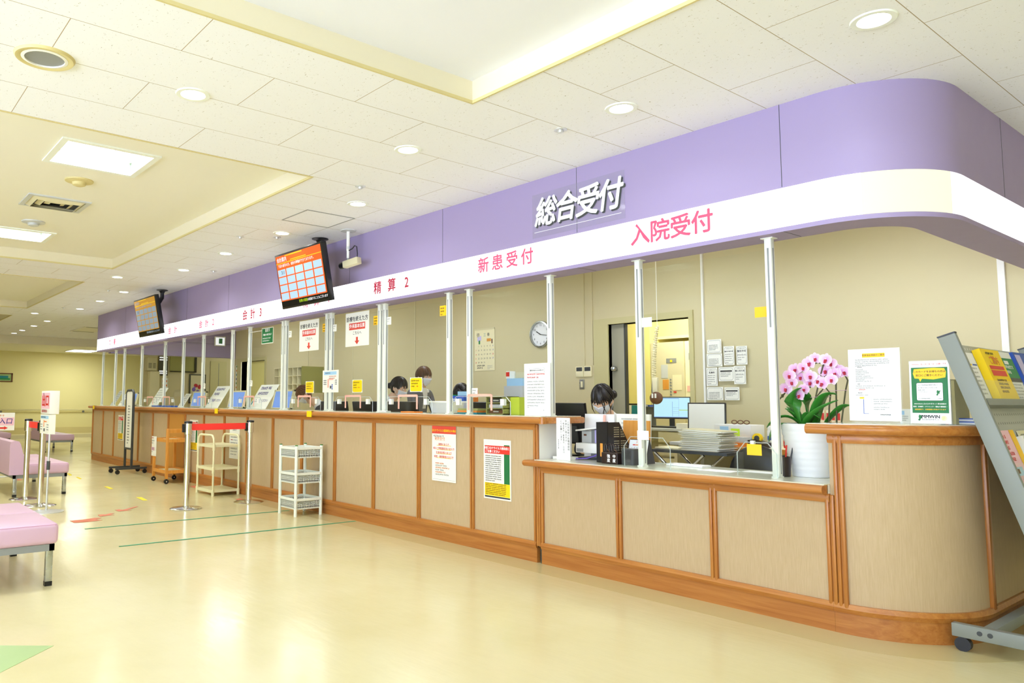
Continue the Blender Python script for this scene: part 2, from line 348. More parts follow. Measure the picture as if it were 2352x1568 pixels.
for x in (-5.69, -5.57): b.box(x - .012, x + .012, YW - .012, YW, 1.58, ZC, 'officewall')
for x, w in ((-4.165, .011), (-1.72, .022)): b.box(x - w, x + w, YW - .025, YW, .1, ZC, 'white')
for x in (-8.9, -10.6, -12.1): b.box(x - .01, x + .01, YW - .006, YW, .1, ZC, 'beige')
struct(b.obj('trim_10', smooth=False))
# purple bulkhead over the counter with its return at the far end
b = B(); hp = path(-15.46, 2.8)
b.sweep(hp, [(0, 2.34), (0, ZC + .04), (-.22, ZC + .04), (-.22, 2.34)], 'purple')
b.sweep(hp, [(0, 2.095), (0, 2.12), (-.22, 2.12), (-.22, 2.095)], 'purple')
b.sweep(hp, [(-.05, 2.12), (-.05, 2.34), (-.22, 2.34), (-.22, 2.12)], 'purple')
b.box(-15.46, -15.28, 0.22, YW, 2.075, ZC, 'purple'); b.box(-15.42, -15.26, YW - .05, YW + .12, 2.06, ZC, 'purple')
struct(b.obj('wall_bulkhead'))
b = B()
for x in (-1.976, -3.42, -4.893, -6.36, -7.83, -9.3, -10.77, -12.2, -13.7):
    b.box(x - .0015, x + .0015, -.0012, 0, 2.345, ZC, 'darkgrey'); b.box(x - .0015, x + .0015, -.0012, .2, 2.0938, 2.0952, 'darkgrey')
b.box(-1.28, -1.2788, 1.2, 1.203, 2.345, ZC, 'darkgrey'); b.box(-15.279, -15.277, .25, YW, 2.36, 2.365, 'darkgrey')
struct(b.obj('trim_11', smooth=False))
# lit sign band let into the bulkhead
sb = thing('sign_lightbox', 'long glowing white sign band with pink lettering along the purple bulkhead', 'sign', (0, 0, 0))
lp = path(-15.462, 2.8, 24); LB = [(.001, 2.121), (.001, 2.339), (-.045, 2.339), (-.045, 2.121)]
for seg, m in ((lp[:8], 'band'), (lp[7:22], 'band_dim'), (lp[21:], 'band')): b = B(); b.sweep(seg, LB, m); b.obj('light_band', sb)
def band_text(body, x0, x1, z, size, m, n=None):
    k = len(body)
    for i, c in enumerate(body):
        b = B(); b.text(c, x0 + (x1 - x0) * i / max(1, k - 1), z, 0, size, m, M=frame((0, -.004, 0), *FX), bold=.022); b.obj('lettering', sb, smooth=False)
band_text('入院受付', -2.90, -2.46, 2.232, .15, 'bandtext'); band_text('新患受付', -4.38, -3.90, 2.24, .13, 'bandtext')
band_text('精算2', -5.86, -5.40, 2.232, .13, 'bandtext_dark'); band_text('精算1', -7.25, -6.75, 2.232, .13, 'bandtext'); band_text('会計3', -8.78, -8.34, 2.225, .14, 'bandtext_dark')
band_text('会計2', -10.22, -9.78, 2.222, .12, 'bandtext'); band_text('会計', -11.45, -11.2, 2.222, .12, 'bandtext'); band_text('文書', -14.6, -14.3, 2.222, .12, 'bandtext')
# room beyond the doorway and lobby beyond the far end of the office
b = B(); b.box(-8.2, -2.6, 5.6, 5.7, 0, 2.9, 'roomyellow'); b.box(-8.3, -8.2, YW + .12, 5.7, 0, 2.9, 'roomyellow'); b.box(-3.0, -2.9, YW + .12, 5.7, 0, 2.9, 'roomyellow'); struct(b.obj('wall_back_room', smooth=False))
b = B(); b.box(-6.55, -6.1, 4.7, 5.6, 0, 2.5, 'roomyellow'); struct(b.obj('wall_back_room_pier', smooth=False))
b = B(); b.box(-6.1, -2.95, 4.9, 5.6, 2.05, 2.3, 'roomyellow'); b.box(-6.1, -2.95, 4.88, 4.9, 2.02, 2.06, 'beige'); struct(b.obj('wall_back_room_beam', smooth=False))
b = B(); b.box(-19.2, -19.05, 2.05, 9, 0, 2.81, 'officewall'); struct(b.obj('wall_lobby', smooth=False))
b = B(); b.box(-25, -15, 8.9, 9, 0, 2.81, 'wallcream'); struct(b.obj('wall_lobby_end', smooth=False))
b = B(); b.box(-15.3, -15.2, YW + .12, 8.9, 0, ZC, 'officewall'); struct(b.obj('wall_lobby_side', smooth=False))
# door frames and doors
def door(n, x0, x1, h, leaf, lm):
    b = B(); t = .05
    b.box(x0 - .2, x0, YW - .02, YW + .14, 0, h + .07, 'jamb'); b.box(x1, x1 + t, YW - .02, YW + .14, 0, h + .07, 'jamb'); b.box(x0, x1, YW - .02, YW + .14, h, h + .07, 'jamb')
    o = struct(b.obj('door_%d' % n, smooth=False))
    b = B(); b.box(*leaf, 'doorgrey' if lm is None else lm); lf = b.obj('door_leaf', o, smooth=False)
    return o, lf
o, lf = door(1, D1[0], D1[1], D1[2], (-5.37, -5.17, YW + .05, YW + .09, 0, 2.03), None)
b = B(); b.box(-5.17, -5.155, YW + .045, YW + .095, 0, 2.03, 'darkgrey'); b.obj('door_edge', o, smooth=False)
b = B(); b.cyl((-5.28, YW + .05, 1.53), (-5.28, YW + .01, 1.53), .012, 'steel'); b.sphere((-5.28, YW, 1.53), .034, 'steel'); b.obj('door_knob', o)
o, lf = door(2, D2[0], D2[1], D2[2], (-14.55, -13.83, YW + .05, YW + .09, 0, 1.97), 'roomyellow')
b = B(); b.box(-14.62, -14.55, YW + .04, YW + .1, 0, 1.97, 'darkgrey'); b.obj('door_edge', o, smooth=False)
# handrail on the far wall
hr = thing('handrail', 'wooden handrail on round brackets along the cream far wall', 'handrail', (0, 0, 0))
b = B(); b.tube([(XW + .07, -6, .85), (XW + .07, 2.7, .85)], .02, 'jamb', 10); b.obj('rail', hr)
for y in (-4.6, -3.5, -2.4, -1.3, -.1, 1.1, 2.2):
    b = B(); b.cyl((XW + .01, y, .80), (XW + .035, y, .80), .035, 'grey', 14); b.tube([(XW + .02, y, .80), (XW + .06, y, .81), (XW + .07, y, .84)], .01, 'grey', 8); b.obj('bracket', hr)
# far ceiling lamp panel
t = thing('ceiling_light', 'square glowing lamp panel in the low ceiling by the far wall', 'light', (-23.4, 1.7, 2.6)); b = B(); b.box(-.5, .5, -.35, .35, -.012, -.001, 'panel_lamp'); b.obj('diffuser', t); b = B()
ring(b, -.53, .53, -.38, .38, .03, -.015, 0, 'white')
b.obj('light_frame', t); area('far_lamp', (-23.4, 1.7, 2.55), 1, .7, 34, WARM)
# ================================================================== ceiling fittings
DL = [(-1.26, -.61), (-2.55, -.65), (-3.86, -1.17), (-3.87, -2.64), (-5.21, -.67), (-6.61, -.64), (-7.94, -.65), (-9.3, -.62), (-10.41, -1.12), (-11.78, -.62), (-13.14, -.6), (-14.51, -.58), (-15.81, -1.08), (-17.22, -.56), (-18.54, -.56), (-19.9, -.55), (-20.9, -.55), (-10.45, -2.64), (-15.75, -2.5)]
DLAB = ['nearest the rounded corner of the purple bulkhead, largest of all', 'above the lit lettering beside the near white recess', 'between two ceiling recesses, set back from the bulkhead', 'beside the round ceiling speaker', 'just past the square ceiling hatch on the near side', 'beyond the square ceiling hatch', 'second beyond the square ceiling hatch', 'third beyond the square ceiling hatch', 'between the middle recess and the next recess', 'in front of the far television, on its near side', 'above and beyond the far television', 'second beyond the far television', 'past the end of the third recess', 'above the far end of the bulkhead', 'just beyond the far end of the bulkhead', 'second beyond the far end of the bulkhead', 'farthest of the row, by the end beam', 'between the middle recesses over the benches', 'at the near side of the farthest recess']
r0 = thing('downlight', 'x', 'downlight', (0, 0, ZC), 0, 'round downlights in the ceiling')
b = B(); b.lathe([(.062, .02), (.062, -.002), (.066, -.006), (.088, -.006), (.092, 0), (.092, .004)], 'whiteplastic', 32); b.obj('rim', r0)
b = B(); b.lathe([(0, -.003), (.061, -.003), (.061, .002), (0, .002)], 'lamp', 32); b.obj('lens', r0)
for i, (x, y) in enumerate(DL):
    lab = 'round glowing white downlight ' + DLAB[i]
    o = r0 if i == 0 else dup(r0)
    o.location = (x, y, ZC); o['label'] = lab
    far = min(1, max(0, (-x - 3) / 8)); col = tuple(NEUT[k] * (1 - far) + WARM[k] * far for k in range(3))
    area('downlight_lamp', (x, y, ZC - .012), .12, .12, P_DOWN * (1 + .7 * far), col, shape='DISK', spread=2.6)
# recessed fluorescent troffers
mat('greenmetal', '6E7A6A', .3, .5)
def troffer(x0, x1, y0, y1, label, glow='panel_lamp'):
    t = thing('ceiling_light', label, 'light', ((x0 + x1) / 2, (y0 + y1) / 2, ZR), 0, 'fluorescent boxes in the ceiling recesses'); w = (x1 - x0) / 2; h = (y1 - y0) / 2
    ring(B(), -w - .01, w + .01, -h - .01, h + .01, .045, -.012, -.0005, 'whiteplastic').obj('light_frame', t, smooth=False)
    ring(B(), -w + .030, w - .030, -h + .030, h - .030, .004, -.010, .094, 'greenmetal').obj('reflector', t, smooth=False)
    b = B(); b.box(-w + .03, w - .03, -h + .03, h - .03, .095, .1, glow); b.obj('diffuser', t, smooth=False)
    area('troffer_lamp', (t.location.x, t.location.y, ZR + .08), x1 - x0 - .08, y1 - y0 - .08, P_TROFF, NEUT if x0 > -8 else WARM)
    return t
TL = ['bright square fluorescent box nearest in the first cream recess', 'fluorescent box in the second row of the first cream recess', 'bright square fluorescent box at the far end of the first cream recess', 'fluorescent box at the far end, second row of the first cream recess', 'fluorescent box in the middle cream recess over the benches', 'fluorescent box at the far end of the middle recess', 'fluorescent box in the white recess beside the camera', 'fluorescent box in the white recess behind the camera', 'fluorescent box in the white recess, last row']
for h, lab in zip(TROFF, TL): troffer(*h, lab)
# ceiling speaker
t = thing('ceiling_speaker', 'round grey mesh ceiling speaker with a yellowed rim', 'speaker', (-3.89, -3.38, ZC))
b = B(); b.lathe([(.105, .0), (.105, -.008), (.115, -.012), (.13, -.012), (.138, 0)], 'recess_lip', 40); b.obj('rim', t)
b = B(); b.lathe([(.088, 0), (.09, -.012), (.105, -.01), (.105, 0)], 'white', 40); b.obj('ring', t)
b = B(); b.lathe([(0, -.006), (.089, -.006), (.089, 0), (0, 0)], 'grey', 40); b.obj('grille', t)
for i, (x, y, lab) in enumerate(((-2.99, -.66, 'by the purple bulkhead, near the lettering for new patients'), (-4.77, -.94, 'near the corner of the first cream recess'), (-6.8, -.6, 'beyond the hatch, near side'), (-7.02, -.9, 'beyond the hatch, waiting-area side'), (-9.1, -.3, 'between the two televisions'), (-11.75, -.86, 'beside the far television'), (-14.49, -.86, 'toward the far end'))):
    t = thing('sprinkler', 'small ceiling sprinkler ' + lab, 'sprinkler', (x, y, ZC), 0, 'ceiling sprinklers'); b = B(); b.lathe([(.042, 0), (.04, -.004), (.026, -.006), (.018, -.004), (.016, -.02), (.006, -.024), (0, -.024)], 'silver', 20); b.obj('cover', t)
# smoke detectors, vent
for x, y, m, lab in ((-6.42, -2.6, 'recess_lip', 'yellowed round smoke detector beside the near fluorescent box'), (-8.22, -2.59, 'lightgrey', 'pale round smoke detector near the far fluorescent box')):
    t = thing('smoke_detector', lab, 'smoke detector', (x, y, ZR)); b = B(); b.lathe([(.11, 0), (.108, -.01), (.07, -.018), (0, -.018)], m, 28); b.obj('base', t); b = B(); b.lathe([(.055, -.016), (.05, -.04), (.03, -.048), (0, -.048)], m, 24); b.obj('head', t)
t = thing('air_vent', 'square ceiling air diffuser with stepped louvres in the cream recess', 'vent', (-7.3, -2.59, ZR)); b = B()
ring(b, -.23, .23, -.26, .26, .04, -.012, 0, 'lightgrey')
b.obj('vent_frame', t, smooth=False)
for i, s in enumerate((1., .68, .38)):
    b = B(); w, h = .19 * s, .22 * s; b.add([(-w, -h, -.002), (w, -h, -.002), (w, h, -.002), (-w, h, -.002), (-w + .04, -h + .04, -.03 + .008 * i), (w - .04, -h + .04, -.03 + .008 * i), (w - .04, h - .04, -.03 + .008 * i), (-w + .04, h - .04, -.03 + .008 * i)], [(0, 1, 5, 4), (1, 2, 6, 5), (2, 3, 7, 6), (3, 0, 4, 7)], 'beige'); b.obj('louvre', t, smooth=False)
b = B(); b.box(-.17, .17, -.2, .2, -.001, 0, 'black'); b.obj('duct', t, smooth=False)
t = thing('ceiling_hatch', 'square inspection hatch with a thin metal edge in the ceiling tiles', 'hatch', (-5.88, -.66, ZC)); b = B(); b.box(-.2245, .2245, -.2395, .2395, -.002, .0, 'tile'); b.obj('lid', t, smooth=False); b = B()
ring(b, -.235, .235, -.25, .25, .01, -.004, 0, 'grey')
b.obj('hatch_edge', t, smooth=False)
t = thing('air_vent', 'recessed air conditioner cassette with dark slots at the far end of the ceiling', 'vent', (-18.6, .66, ZC)); b = B(); b.box(-.7, .7, -.28, .28, -.012, 0, 'recess'); b.obj('vent_panel', t, smooth=False)
for x in (-.6, .6): b = B(); b.box(x - .05, x + .05, -.24, .24, -.014, -.011, 'black'); b.obj('slot', t, smooth=False)
# office lamps above the desks (behind the bulkhead)
for i, x in enumerate((-12.8, -10, -7.2, -4.4, -2.2)):
    t = thing('ceiling_light', 'office ceiling lamp panel behind the bulkhead', 'light', (x, 1.6, ZC), 0, 'office lamps behind the bulkhead'); b = B(); b.box(-.6, .6, -.15, .15, -.02, -.001, 'panel_lamp'); b.obj('diffuser', t); area('office_lamp', (x, 1.6, ZC - .03), 1.2, .3, P_OFFICE, NEUT)
area('back_room_lamp', (-5.2, 4.2, 2.7), 1.5, .6, 52, (1, 1, .86)); area('lobby_lamp', (-17.5, 5, 2.75), 2, 2, 30, WARM)
t = thing('tube_lamp', 'bright strip lamp seen under the door head in the back room', 'lamp', (-4.9, 3.5, 2.13)); b = B(); b.box(-.3, .3, -.03, .03, 0, .025, 'panel_lamp'); b.obj('tube', t); b = B(); b.box(-.31, .31, -.04, .04, .025, .06, 'white'); b.obj('lamp_housing', t)
for x in (-.25, .25): b = B(); b.cyl((x, 0, .05), (x, 0, .684), .004, 'white', 8); b.obj('hanger', t)
# ================================================================== reception counters
XS = [-15.5, -14.81, -14.12, -13.43, -12.74, -12.05, -11.36, -10.67, -9.98, -9.3, -8.62, -7.94, -7.26, -6.58, -5.89, -5.2, -4.51, -3.82]
NOSE = lambda z0, z1, d0, d1: [(d0, z0)] + [(d1 - (z1 - z0) / 2 + (z1 - z0) / 2 * math.sin(a), (z0 + z1) / 2 - (z1 - z0) / 2 * math.cos(a)) for a in [PI * k / 8 for k in range(9)]] + [(d0, z1)]
MOLD = lambda z0, z1, d: [(0, z0), (d * .7, z0), (d, (z0 + z1) / 2), (d * .7, z1), (0, z1)]
def vtrim(o, x, z0, z1, name='panel_trim', w=.045):
    b = B(); b.box(x - w / 2, x - .003, -.022, .0, z0, z1, 'woodv', bev=.006); b.box(x + .003, x + w / 2, -.022, .0, z0, z1, 'woodv', bev=.006); b.box(x - .01, x + .01, -.012, 0, z0, z1, 'woodv'); return b.obj(name, o)
def counter(name, label, xs, ztop, th, depth, orange=()):
    o = thing(name, label, 'counter', (0, 0, 0)); x0, x1 = xs[0], xs[-1]; zb = ztop - th
    b = B(); b.box(x0 + .035, x1 - .035, .012, depth - .02, 0.0, zb, 'white'); b.obj('carcass', o, smooth=False)
    for i in range(len(xs) - 1):
        b = B(); b.box(xs[i] + .015, xs[i + 1] - .015, -.004, .012, .12, zb - .02, 'panel_orange' if i in orange else 'panel'); b.obj('front_panel', o, smooth=False)
    for x in xs: vtrim(o, x, .12, zb - .005)
    b = B(); b.sweep([(x0, 0, 0, -1), (x1, 0, 0, -1)], MOLD(.105, .15, .026), 'wood'); b.sweep([(x0, 0, 0, -1), (x1, 0, 0, -1)], MOLD(zb - .045, zb, .024), 'wood'); b.obj('rail_moulding', o)
    b = B(); b.box(x0, x1, -.012, .02, .0, .108, 'kick'); b.obj('kickboard', o, smooth=False)
    return o
hc = counter('reception_counter', 'long high counter with wood-framed cloth panels under the glass screens', XS, 1.045, .05, .36, orange=(6,))
b = B(); b.sweep([(-15.6, 0, 0, -1), (-3.71, 0, 0, -1)], NOSE(.995, 1.045, .03, .085), 'wood'); b.cyl((-3.71, -.06, .9955), (-3.71, -.06, 1.0445), .0245, 'wood', 16); b.box(-3.73, -3.6858, -.06, .38, .996, 1.044, 'wood', bev=.012); b.obj('edge_moulding', hc)
b = B(); b.box(-15.58, -3.725, -.035, .38, .997, 1.045, 'wood'); b.box(-15.58, -3.725, -.06, .38, 1.0452, 1.05, 'countertop'); b.obj('countertop', hc, smooth=False)
b = B(); b.box(-3.812, -3.80, .0, .36, .12, .995, 'white'); b.obj('end_panel', hc, smooth=False)
XL = [-3.775, -3.10, -2.44, -1.79]
lc = counter('low_counter', 'lower writing counter with pale glass top between the high counters', XL, .735, .045, .46)
b = B(); b.sweep([(-3.87, 0, 0, -1), (-1.79, 0, 0, -1)], NOSE(.69, .735, .03, .1), 'wood'); b.sphere((-3.87, -.078, .7125), .0225, 'wood', 12, 8); b.obj('edge_moulding', lc)
b = B(); b.box(-3.785, -1.79, -.035, .46, .69, .735, 'white'); b.box(-3.785, -1.79, -.07, .46, .7352, .74, 'countertop'); b.obj('countertop', lc, smooth=False)
# curved counter
cc = thing('curved_counter', 'rounded high counter end with one large bowed cloth panel', 'counter', (0, 0, 0))
pc = path(-1.789, 2.3, 28)
def sub(p, a, z=None): return [q for q in p]
b = B(); b.sweep(pc, [(-.01, .12), (.004, .12), (.004, .98), (-.01, .98)], 'panel'); b.obj('front_panel', cc)
b = B(); b.sweep(pc, [(-.36, 0), (-.012, 0), (-.012, .995), (-.36, .995)], 'white'); b.obj('carcass', cc)
b = B(); b.sweep(pc, MOLD(.105, .15, .026), 'wood'); b.sweep(pc, MOLD(.95, .995, .024), 'wood'); b.obj('rail_moulding', cc)
b = B(); b.sweep(pc, [(-.01, 0), (.012, 0), (.012, .108), (-.01, .108)], 'kick'); b.obj('kickboard', cc)
b = B(); pt = [(-1.87, 0, 0, -1)] + pc[1:]; b.sweep(pt, NOSE(.995, 1.047, .02, .085), 'wood'); b.obj('edge_moulding', cc)
b = B(); b.sweep(pt, [(-.38, .997), (.03, .997), (.03, 1.045), (-.38, 1.045)], 'wood'); b.sweep(pt, [(-.38, 1.0455), (.06, 1.0455), (.06, 1.05), (-.38, 1.05)], 'countertop'); b.obj('countertop', cc)
vtrim(cc, -1.742, .12, .99); b = B(); b.box(-1.77, -1.74, .0, .36, .12, .995, 'woodv'); b.obj('end_panel', cc)
b = B(); b.box(-1.285, -1.258, .50, .545, .12, .99, 'woodv', bev=.006); b.obj('panel_trim', cc)
# ================================================================== screen posts, panes, things on them
POST = [-15.35, -14.53, -14.0, -13.03, -11.9, -11.11, -10.34, -9.35, -8.83, -7.935, -7.86, -6.94, -6.85, -5.955, -5.87, -4.92, -4.66, -3.765, -2.99, -2.11]
YP = .1
proto = {}
for i, x in enumerate(POST):
    low = x > -3.5; z0 = .74 if low else 1.05; key = low
    lab = 'slim white aluminium screen post, %s from the far end of the counter' % ORD[i]
    if key not in proto:
        t = thing('screen_post', lab, 'post', (x, YP, z0), 0, 'aluminium posts of the counter screens'); h = 2.094 - z0
        b = B(); b.box(-.02, .02, -.02, .02, .004, h - .004, 'aluminium', bev=.003); b.obj('profile', t)
        b = B(); b.box(.0195, .021, -.004, .006, .02, h - .06, 'grey'); b.box(-.004, .006, -.021, -.0195, h * .62, h - .06, 'grey'); b.obj('slot', t, smooth=False)
        b = B(); b.box(-.035, .035, -.03, .03, h - .005, h, 'aluminium'); b.box(-.02, .02, -.03, .03, 0, .006, 'aluminium'); b.obj('flange', t, smooth=False)
        proto[key] = t
    else: dup(proto[key], (x, YP, z0), label=lab)
PANES = [(-15.35, -14.53, 1.33), (-14.0, -13.03, 1.33), (-13.03, -11.9, 1.2), (-11.9, -11.11, 1.2), (-11.11, -10.34, 1.2), (-10.34, -9.35, 1.2), (-8.83, -7.935, 1.2), (-7.86, -6.94, 1.2), (-6.85, -5.955, 1.2), (-5.87, -4.92, 1.2), (-4.66, -3.765, 1.2), (-2.99, -2.11, .92)]
for i, (a, c, z) in enumerate(PANES):
    b = B(); b.box(a + .022, c - .022, YP - .0025, YP + .0025, z, 2.03, 'pane'); o = tag(b.obj('clear_screen', smooth=False), 'clear hanging screen between white posts, %s from the far end' % ORD[i], 'screen', 'clear screens over the counter')
# small tags stuck to the panes
def tagcard(name, label, x, z, w, h, m, lines=2, ink='ink', y=YP - .004):
    sheet(name, label, 'label', (x, y, z), w, h, lambda b: scribble(b, w * .12, h * .68, w * .76, lines, h * .3, h * .13, ink) if lines else None, base=m)
for x, z, lab in ((-6.99, 1.90, 'yellow sticker at the top of the pane by the two arrow posters'), (-6.02, 1.90, 'yellow sticker beside the post between second arrow poster and calendar'), (-5.0, 1.90, 'yellow sticker high on the pane over the seated staff')):
    tagcard('yellow_sticker', lab, x - .045, z, .085, .09, 'tagyellow', 3)
tagcard('yellow_sticker', 'large yellow sticker high on the pane above the low counter', -2.215, 1.645, .085, .06, 'tagyellow', 0, y=YP + .012)
for x, z, lab in ((-7.80, 1.89, 'white sticker left of the first arrow poster'), (-6.82, 1.89, 'white sticker left of the second arrow poster'), (-5.84, 1.885, 'white sticker by the pair of posts above staff'), (-4.63, 1.19, 'white sticker low on the pane by the clear tray'), (-8.80, 1.335, 'white sticker low on the pane near the far doorway'), (-10.3, 1.32, 'white sticker low on the pane by a blue screen')):
    tagcard('white_sticker', lab, x, z, .07, .075, 'paper', 2, 'greytext')
tagcard('blank_card', 'blank white card hung at the top of the coiled cord', -3.0 + .02, 1.645, .085, .062, 'paperwhite', 0)
for x, lab in ((-15.2, 'yellow tape at the far end of the counter edge'), (-9.4, 'yellow tape on the counter edge behind the belt barrier'), (-6.98, 'yellow tape on the counter edge under the map sheet')):
    b = B(); b.box(-.05, .05, -.088, -.0855, .985, 1.046, 'yellow'); b.box(-.05, .05, -.088, 0, 1.0505, 1.052, 'yellow'); tag(b.obj('yellow_tape', loc=(x, 0, 0), smooth=False), lab, 'tape')
# arrow posters
def arrow_poster(b, w=.43, h=.345):
    b.text('診療を終えた方', w / 2, h * .80, .0015, .056, 'ink', bold=.02); rect(b, w * .16, h * .49, w * .68, h * .2, 'signred'); b.text('外来基本伝票', w / 2, h * .59, .002, .046, 'paperwhite', bold=.02)
    b.text('こちらへ', w / 2, h * .385, .0015, .04, 'ink', bold=.01); b.add([(w * .46, h * .27, .0015), (w * .54, h * .27, .0015), (w * .54, h * .16, .0015), (w * .6, h * .16, .0015), (w / 2, h * .05, .0015), (w * .4, h * .16, .0015), (w * .46, h * .16, .0015)], [(0, 1, 2, 3, 4, 5, 6)], 'signred')
for x, lab in ((-7.53, 'white poster with red arrow, farther of the two hung on the screens'), (-6.56, 'white poster with red arrow, nearer of the two hung on the screens')):
    sheet('arrow_poster', lab, 'poster', (x, YP - .012, 1.71), .43, .345, arrow_poster)
def greensign(b):
    rect(b, .008, .008, .29, .18, 'darkgreen'); b.text('会計3', .153, .165, .002, .05, 'paperwhite', bold=.02); b.text('（現金のみ取り扱い）', .153, .11, .002, .026, 'paperwhite', bold=.02); scribble(b, .03, .06, .25, 2, .03, .014, 'paperwhite')
sheet('green_sign', 'green counter sign hanging beside the third cashier post', 'sign', (-8.48, YP - .012, 1.85), .306, .196, greensign)
b = B(); b.cyl((-8.82, YP - .01, 2.02), (-8.46, YP - .01, 2.02), .004, 'white', 8); tag(b.obj('sign_rod', smooth=True), 'thin white rod holding the green counter sign', 'rod')
def mapsheet(b):
    rect(b, .03, .185, .25, .035, 'lightblue'); scribble(b, .05, .2, .2, 1, .02, .009, 'ink'); scribble(b, .13, .165, .16, 2, .02, .008, 'redtext')
    for y in (.12, .1, .08): rect(b, .02, y, .06, .012, 'greytext'); rect(b, .25, y, .04, .012, 'greytext')
    rect(b, .1, .05, .03, .09, 'pink'); rect(b, .13, .13, .09, .014, 'pink'); rect(b, .15, .04, .03, .03, 'darkgrey')
    for y in (.03, .05, .07): rect(b, .185, y, .02, .016, 'blue')
sheet('map_sheet', 'white floor plan sheet taped across the paired posts', 'sheet', (-6.985, YP - .024, 1.245), .32, .235, mapsheet)
def yelnote(b):
    P = rrect(.17, .12, .02); b.prism(P, .0008, .0012, 'yellow', M=Matrix.Translation((.005, .005, 0))); scribble(b, .02, .095, .13, 2, .025, .011, 'brown', z=.002); scribble(b, .02, .045, .13, 1, .025, .011, 'brown', z=.002); scribble(b, .1, .045, .06, 1, .02, .011, 'redtext', z=.0025)
for x, lab in ((-7.37, 'rounded yellow notice beside the bowed head, farthest of three'), (-6.42, 'rounded yellow notice in the middle, left of the dark-suited person'), (-5.46, 'rounded yellow notice in front of the standing person')):
    sheet('yellow_notice', lab, 'notice', (x, YP - .012, 1.24), .18, .13, yelnote)
# large lettering on clear film taped to the bulkhead
t = thing('reception_sign', 'clear film sign with large slanted white characters on the purple bulkhead', 'sign', (-3.84, -.004, 2.37))
b = B(); b.box(0, .83, -.0015, 0, 0, .33, 'film'); b.obj('film_sheet', t, smooth=False)
for k, c in enumerate('総合受付'):
    b = B(); b.text(c, .125 + .193 * k + .012, .158, .002, .225, 'darkgrey', M=frame((0, 0, 0), *FX), bold=.025, shear=.18, xs=.92)
    b.text(c, .125 + .193 * k, .17, .004, .225, 'paperwhite', M=frame((0, 0, 0), *FX), bold=.025, shear=.18, xs=.92); b.obj('character', t, smooth=False)
b = B(); b.box(.02, .8, -.0025, -.0016, .04, .043, 'paperwhite'); b.obj('underline', t, smooth=False)
# low acrylic guards with a pink-edged slot
def guard():
    t = thing('acrylic_guard', 'x', 'guard', (0, 0, 1.05), 0, 'small clear guards along the counter')
    b = B(); w = .34; P = [(-w, 0), (w, 0), (w, .1), (w - .05, .145), (-w + .05, .145), (-w, .1)]; b.prism(P, -.002, .002, 'pane', M=frame((0, 0, 0), *FX)); b.obj('clear_sheet', t, smooth=False)
    b = B(); e = .003
    for (x0, z0), (x1, z1) in zip(P[1:], P[2:] + P[:1]): b.tube([(x0, 0, z0), (x1, 0, z1)], e, 'acrylic_edge', 6)
    b.obj('sheet_edge', t)
    b = B(); b.box(-.135, .135, -.006, -.003, .145, .165, 'pink'); b.box(-.145, -.125, -.006, -.003, .035, .16, 'pink'); b.box(.125, .145, -.006, -.003, .035, .16, 'pink'); b.obj('pink_edging', t, smooth=False)
    for x in (-.26, .26):
        b = B(); b.box(x - .02, x + .02, -.012, -.002, .075, .125, 'white'); b.box(x - .012, x + .024, .002, .012, .075, .125, 'white'); b.obj('clip', t, smooth=False)
    for x in (-w + .02, w - .02): b = B(); b.box(x - .02, x + .02, -.05, .05, 0, .005, 'pane'); b.obj('foot', t, smooth=False)
    return t
gx = [(-12.3, 'farthest of all'), (-11.55, 'second from the far end'), (-10.15, 'before the far leaning board'), (-8.65, 'before the board under the green sign'), (-7.27, 'under the farther arrow poster'), (-6.3, 'under the nearer arrow poster'), (-5.4, 'in front of the standing person'), (-4.45, 'nearest, beside the small drawer cabinet')]
g0 = guard()
for i, (x, lab) in enumerate(gx):
    o = g0 if i == 0 else dup(g0); o.location = (x, .02, 1.05); o['label'] = 'low clear guard with pink-edged slot, ' + lab
# clear guards on the low counter
def guard2(x, label, card, w):
    t = thing('acrylic_guard', label, 'guard', (x, .03, .741))
    P = [(-w, 0), (w, 0), (w, .13), (w - .05, .19), (-w + .05, .19), (-w, .13)]; b = B(); b.prism(P, -.002, .002, 'pane', M=frame((0, 0, 0), *FX)); b.obj('clear_sheet', t, smooth=False)
    b = B()
    for (x0, z0), (x1, z1) in zip(P[1:], P[2:] + P[:1]): b.tube([(x0, 0, z0), (x1, 0, z1)], .003, 'acrylic_edge', 6)
    b.obj('sheet_edge', t)
    b = B(); b.box(-.05, -.03, -.01, .01, .12, .19, 'white') if card == 'paperwhite' else b.box(-.03, -.01, -.01, .01, .12, .2, 'white'); b.obj('clip', t, smooth=False)
    for a in (-w + .01, w - .01): b = B(); b.box(a - .004, a + .004, -.045, .045, 0, .13, 'pane'); b.obj('foot', t, smooth=False)
guard2(-2.91, 'clear guard on the low counter beside the calendar and post', 'paperwhite', .17); guard2(-2.19, 'clear guard on the low counter by the orchid pot', 'tagyellow', .115)
sheet('blank_card', 'small blank white card on the clear guard by the post', 'card', (-2.97, .02, .915), .085, .058, lambda b: None, base='paperwhite')
sheet('yellow_card', 'plain yellow card on the clear guard near the orchid', 'card', (-2.24, .02, .86), .085, .062, lambda b: None, base='tagyellow')
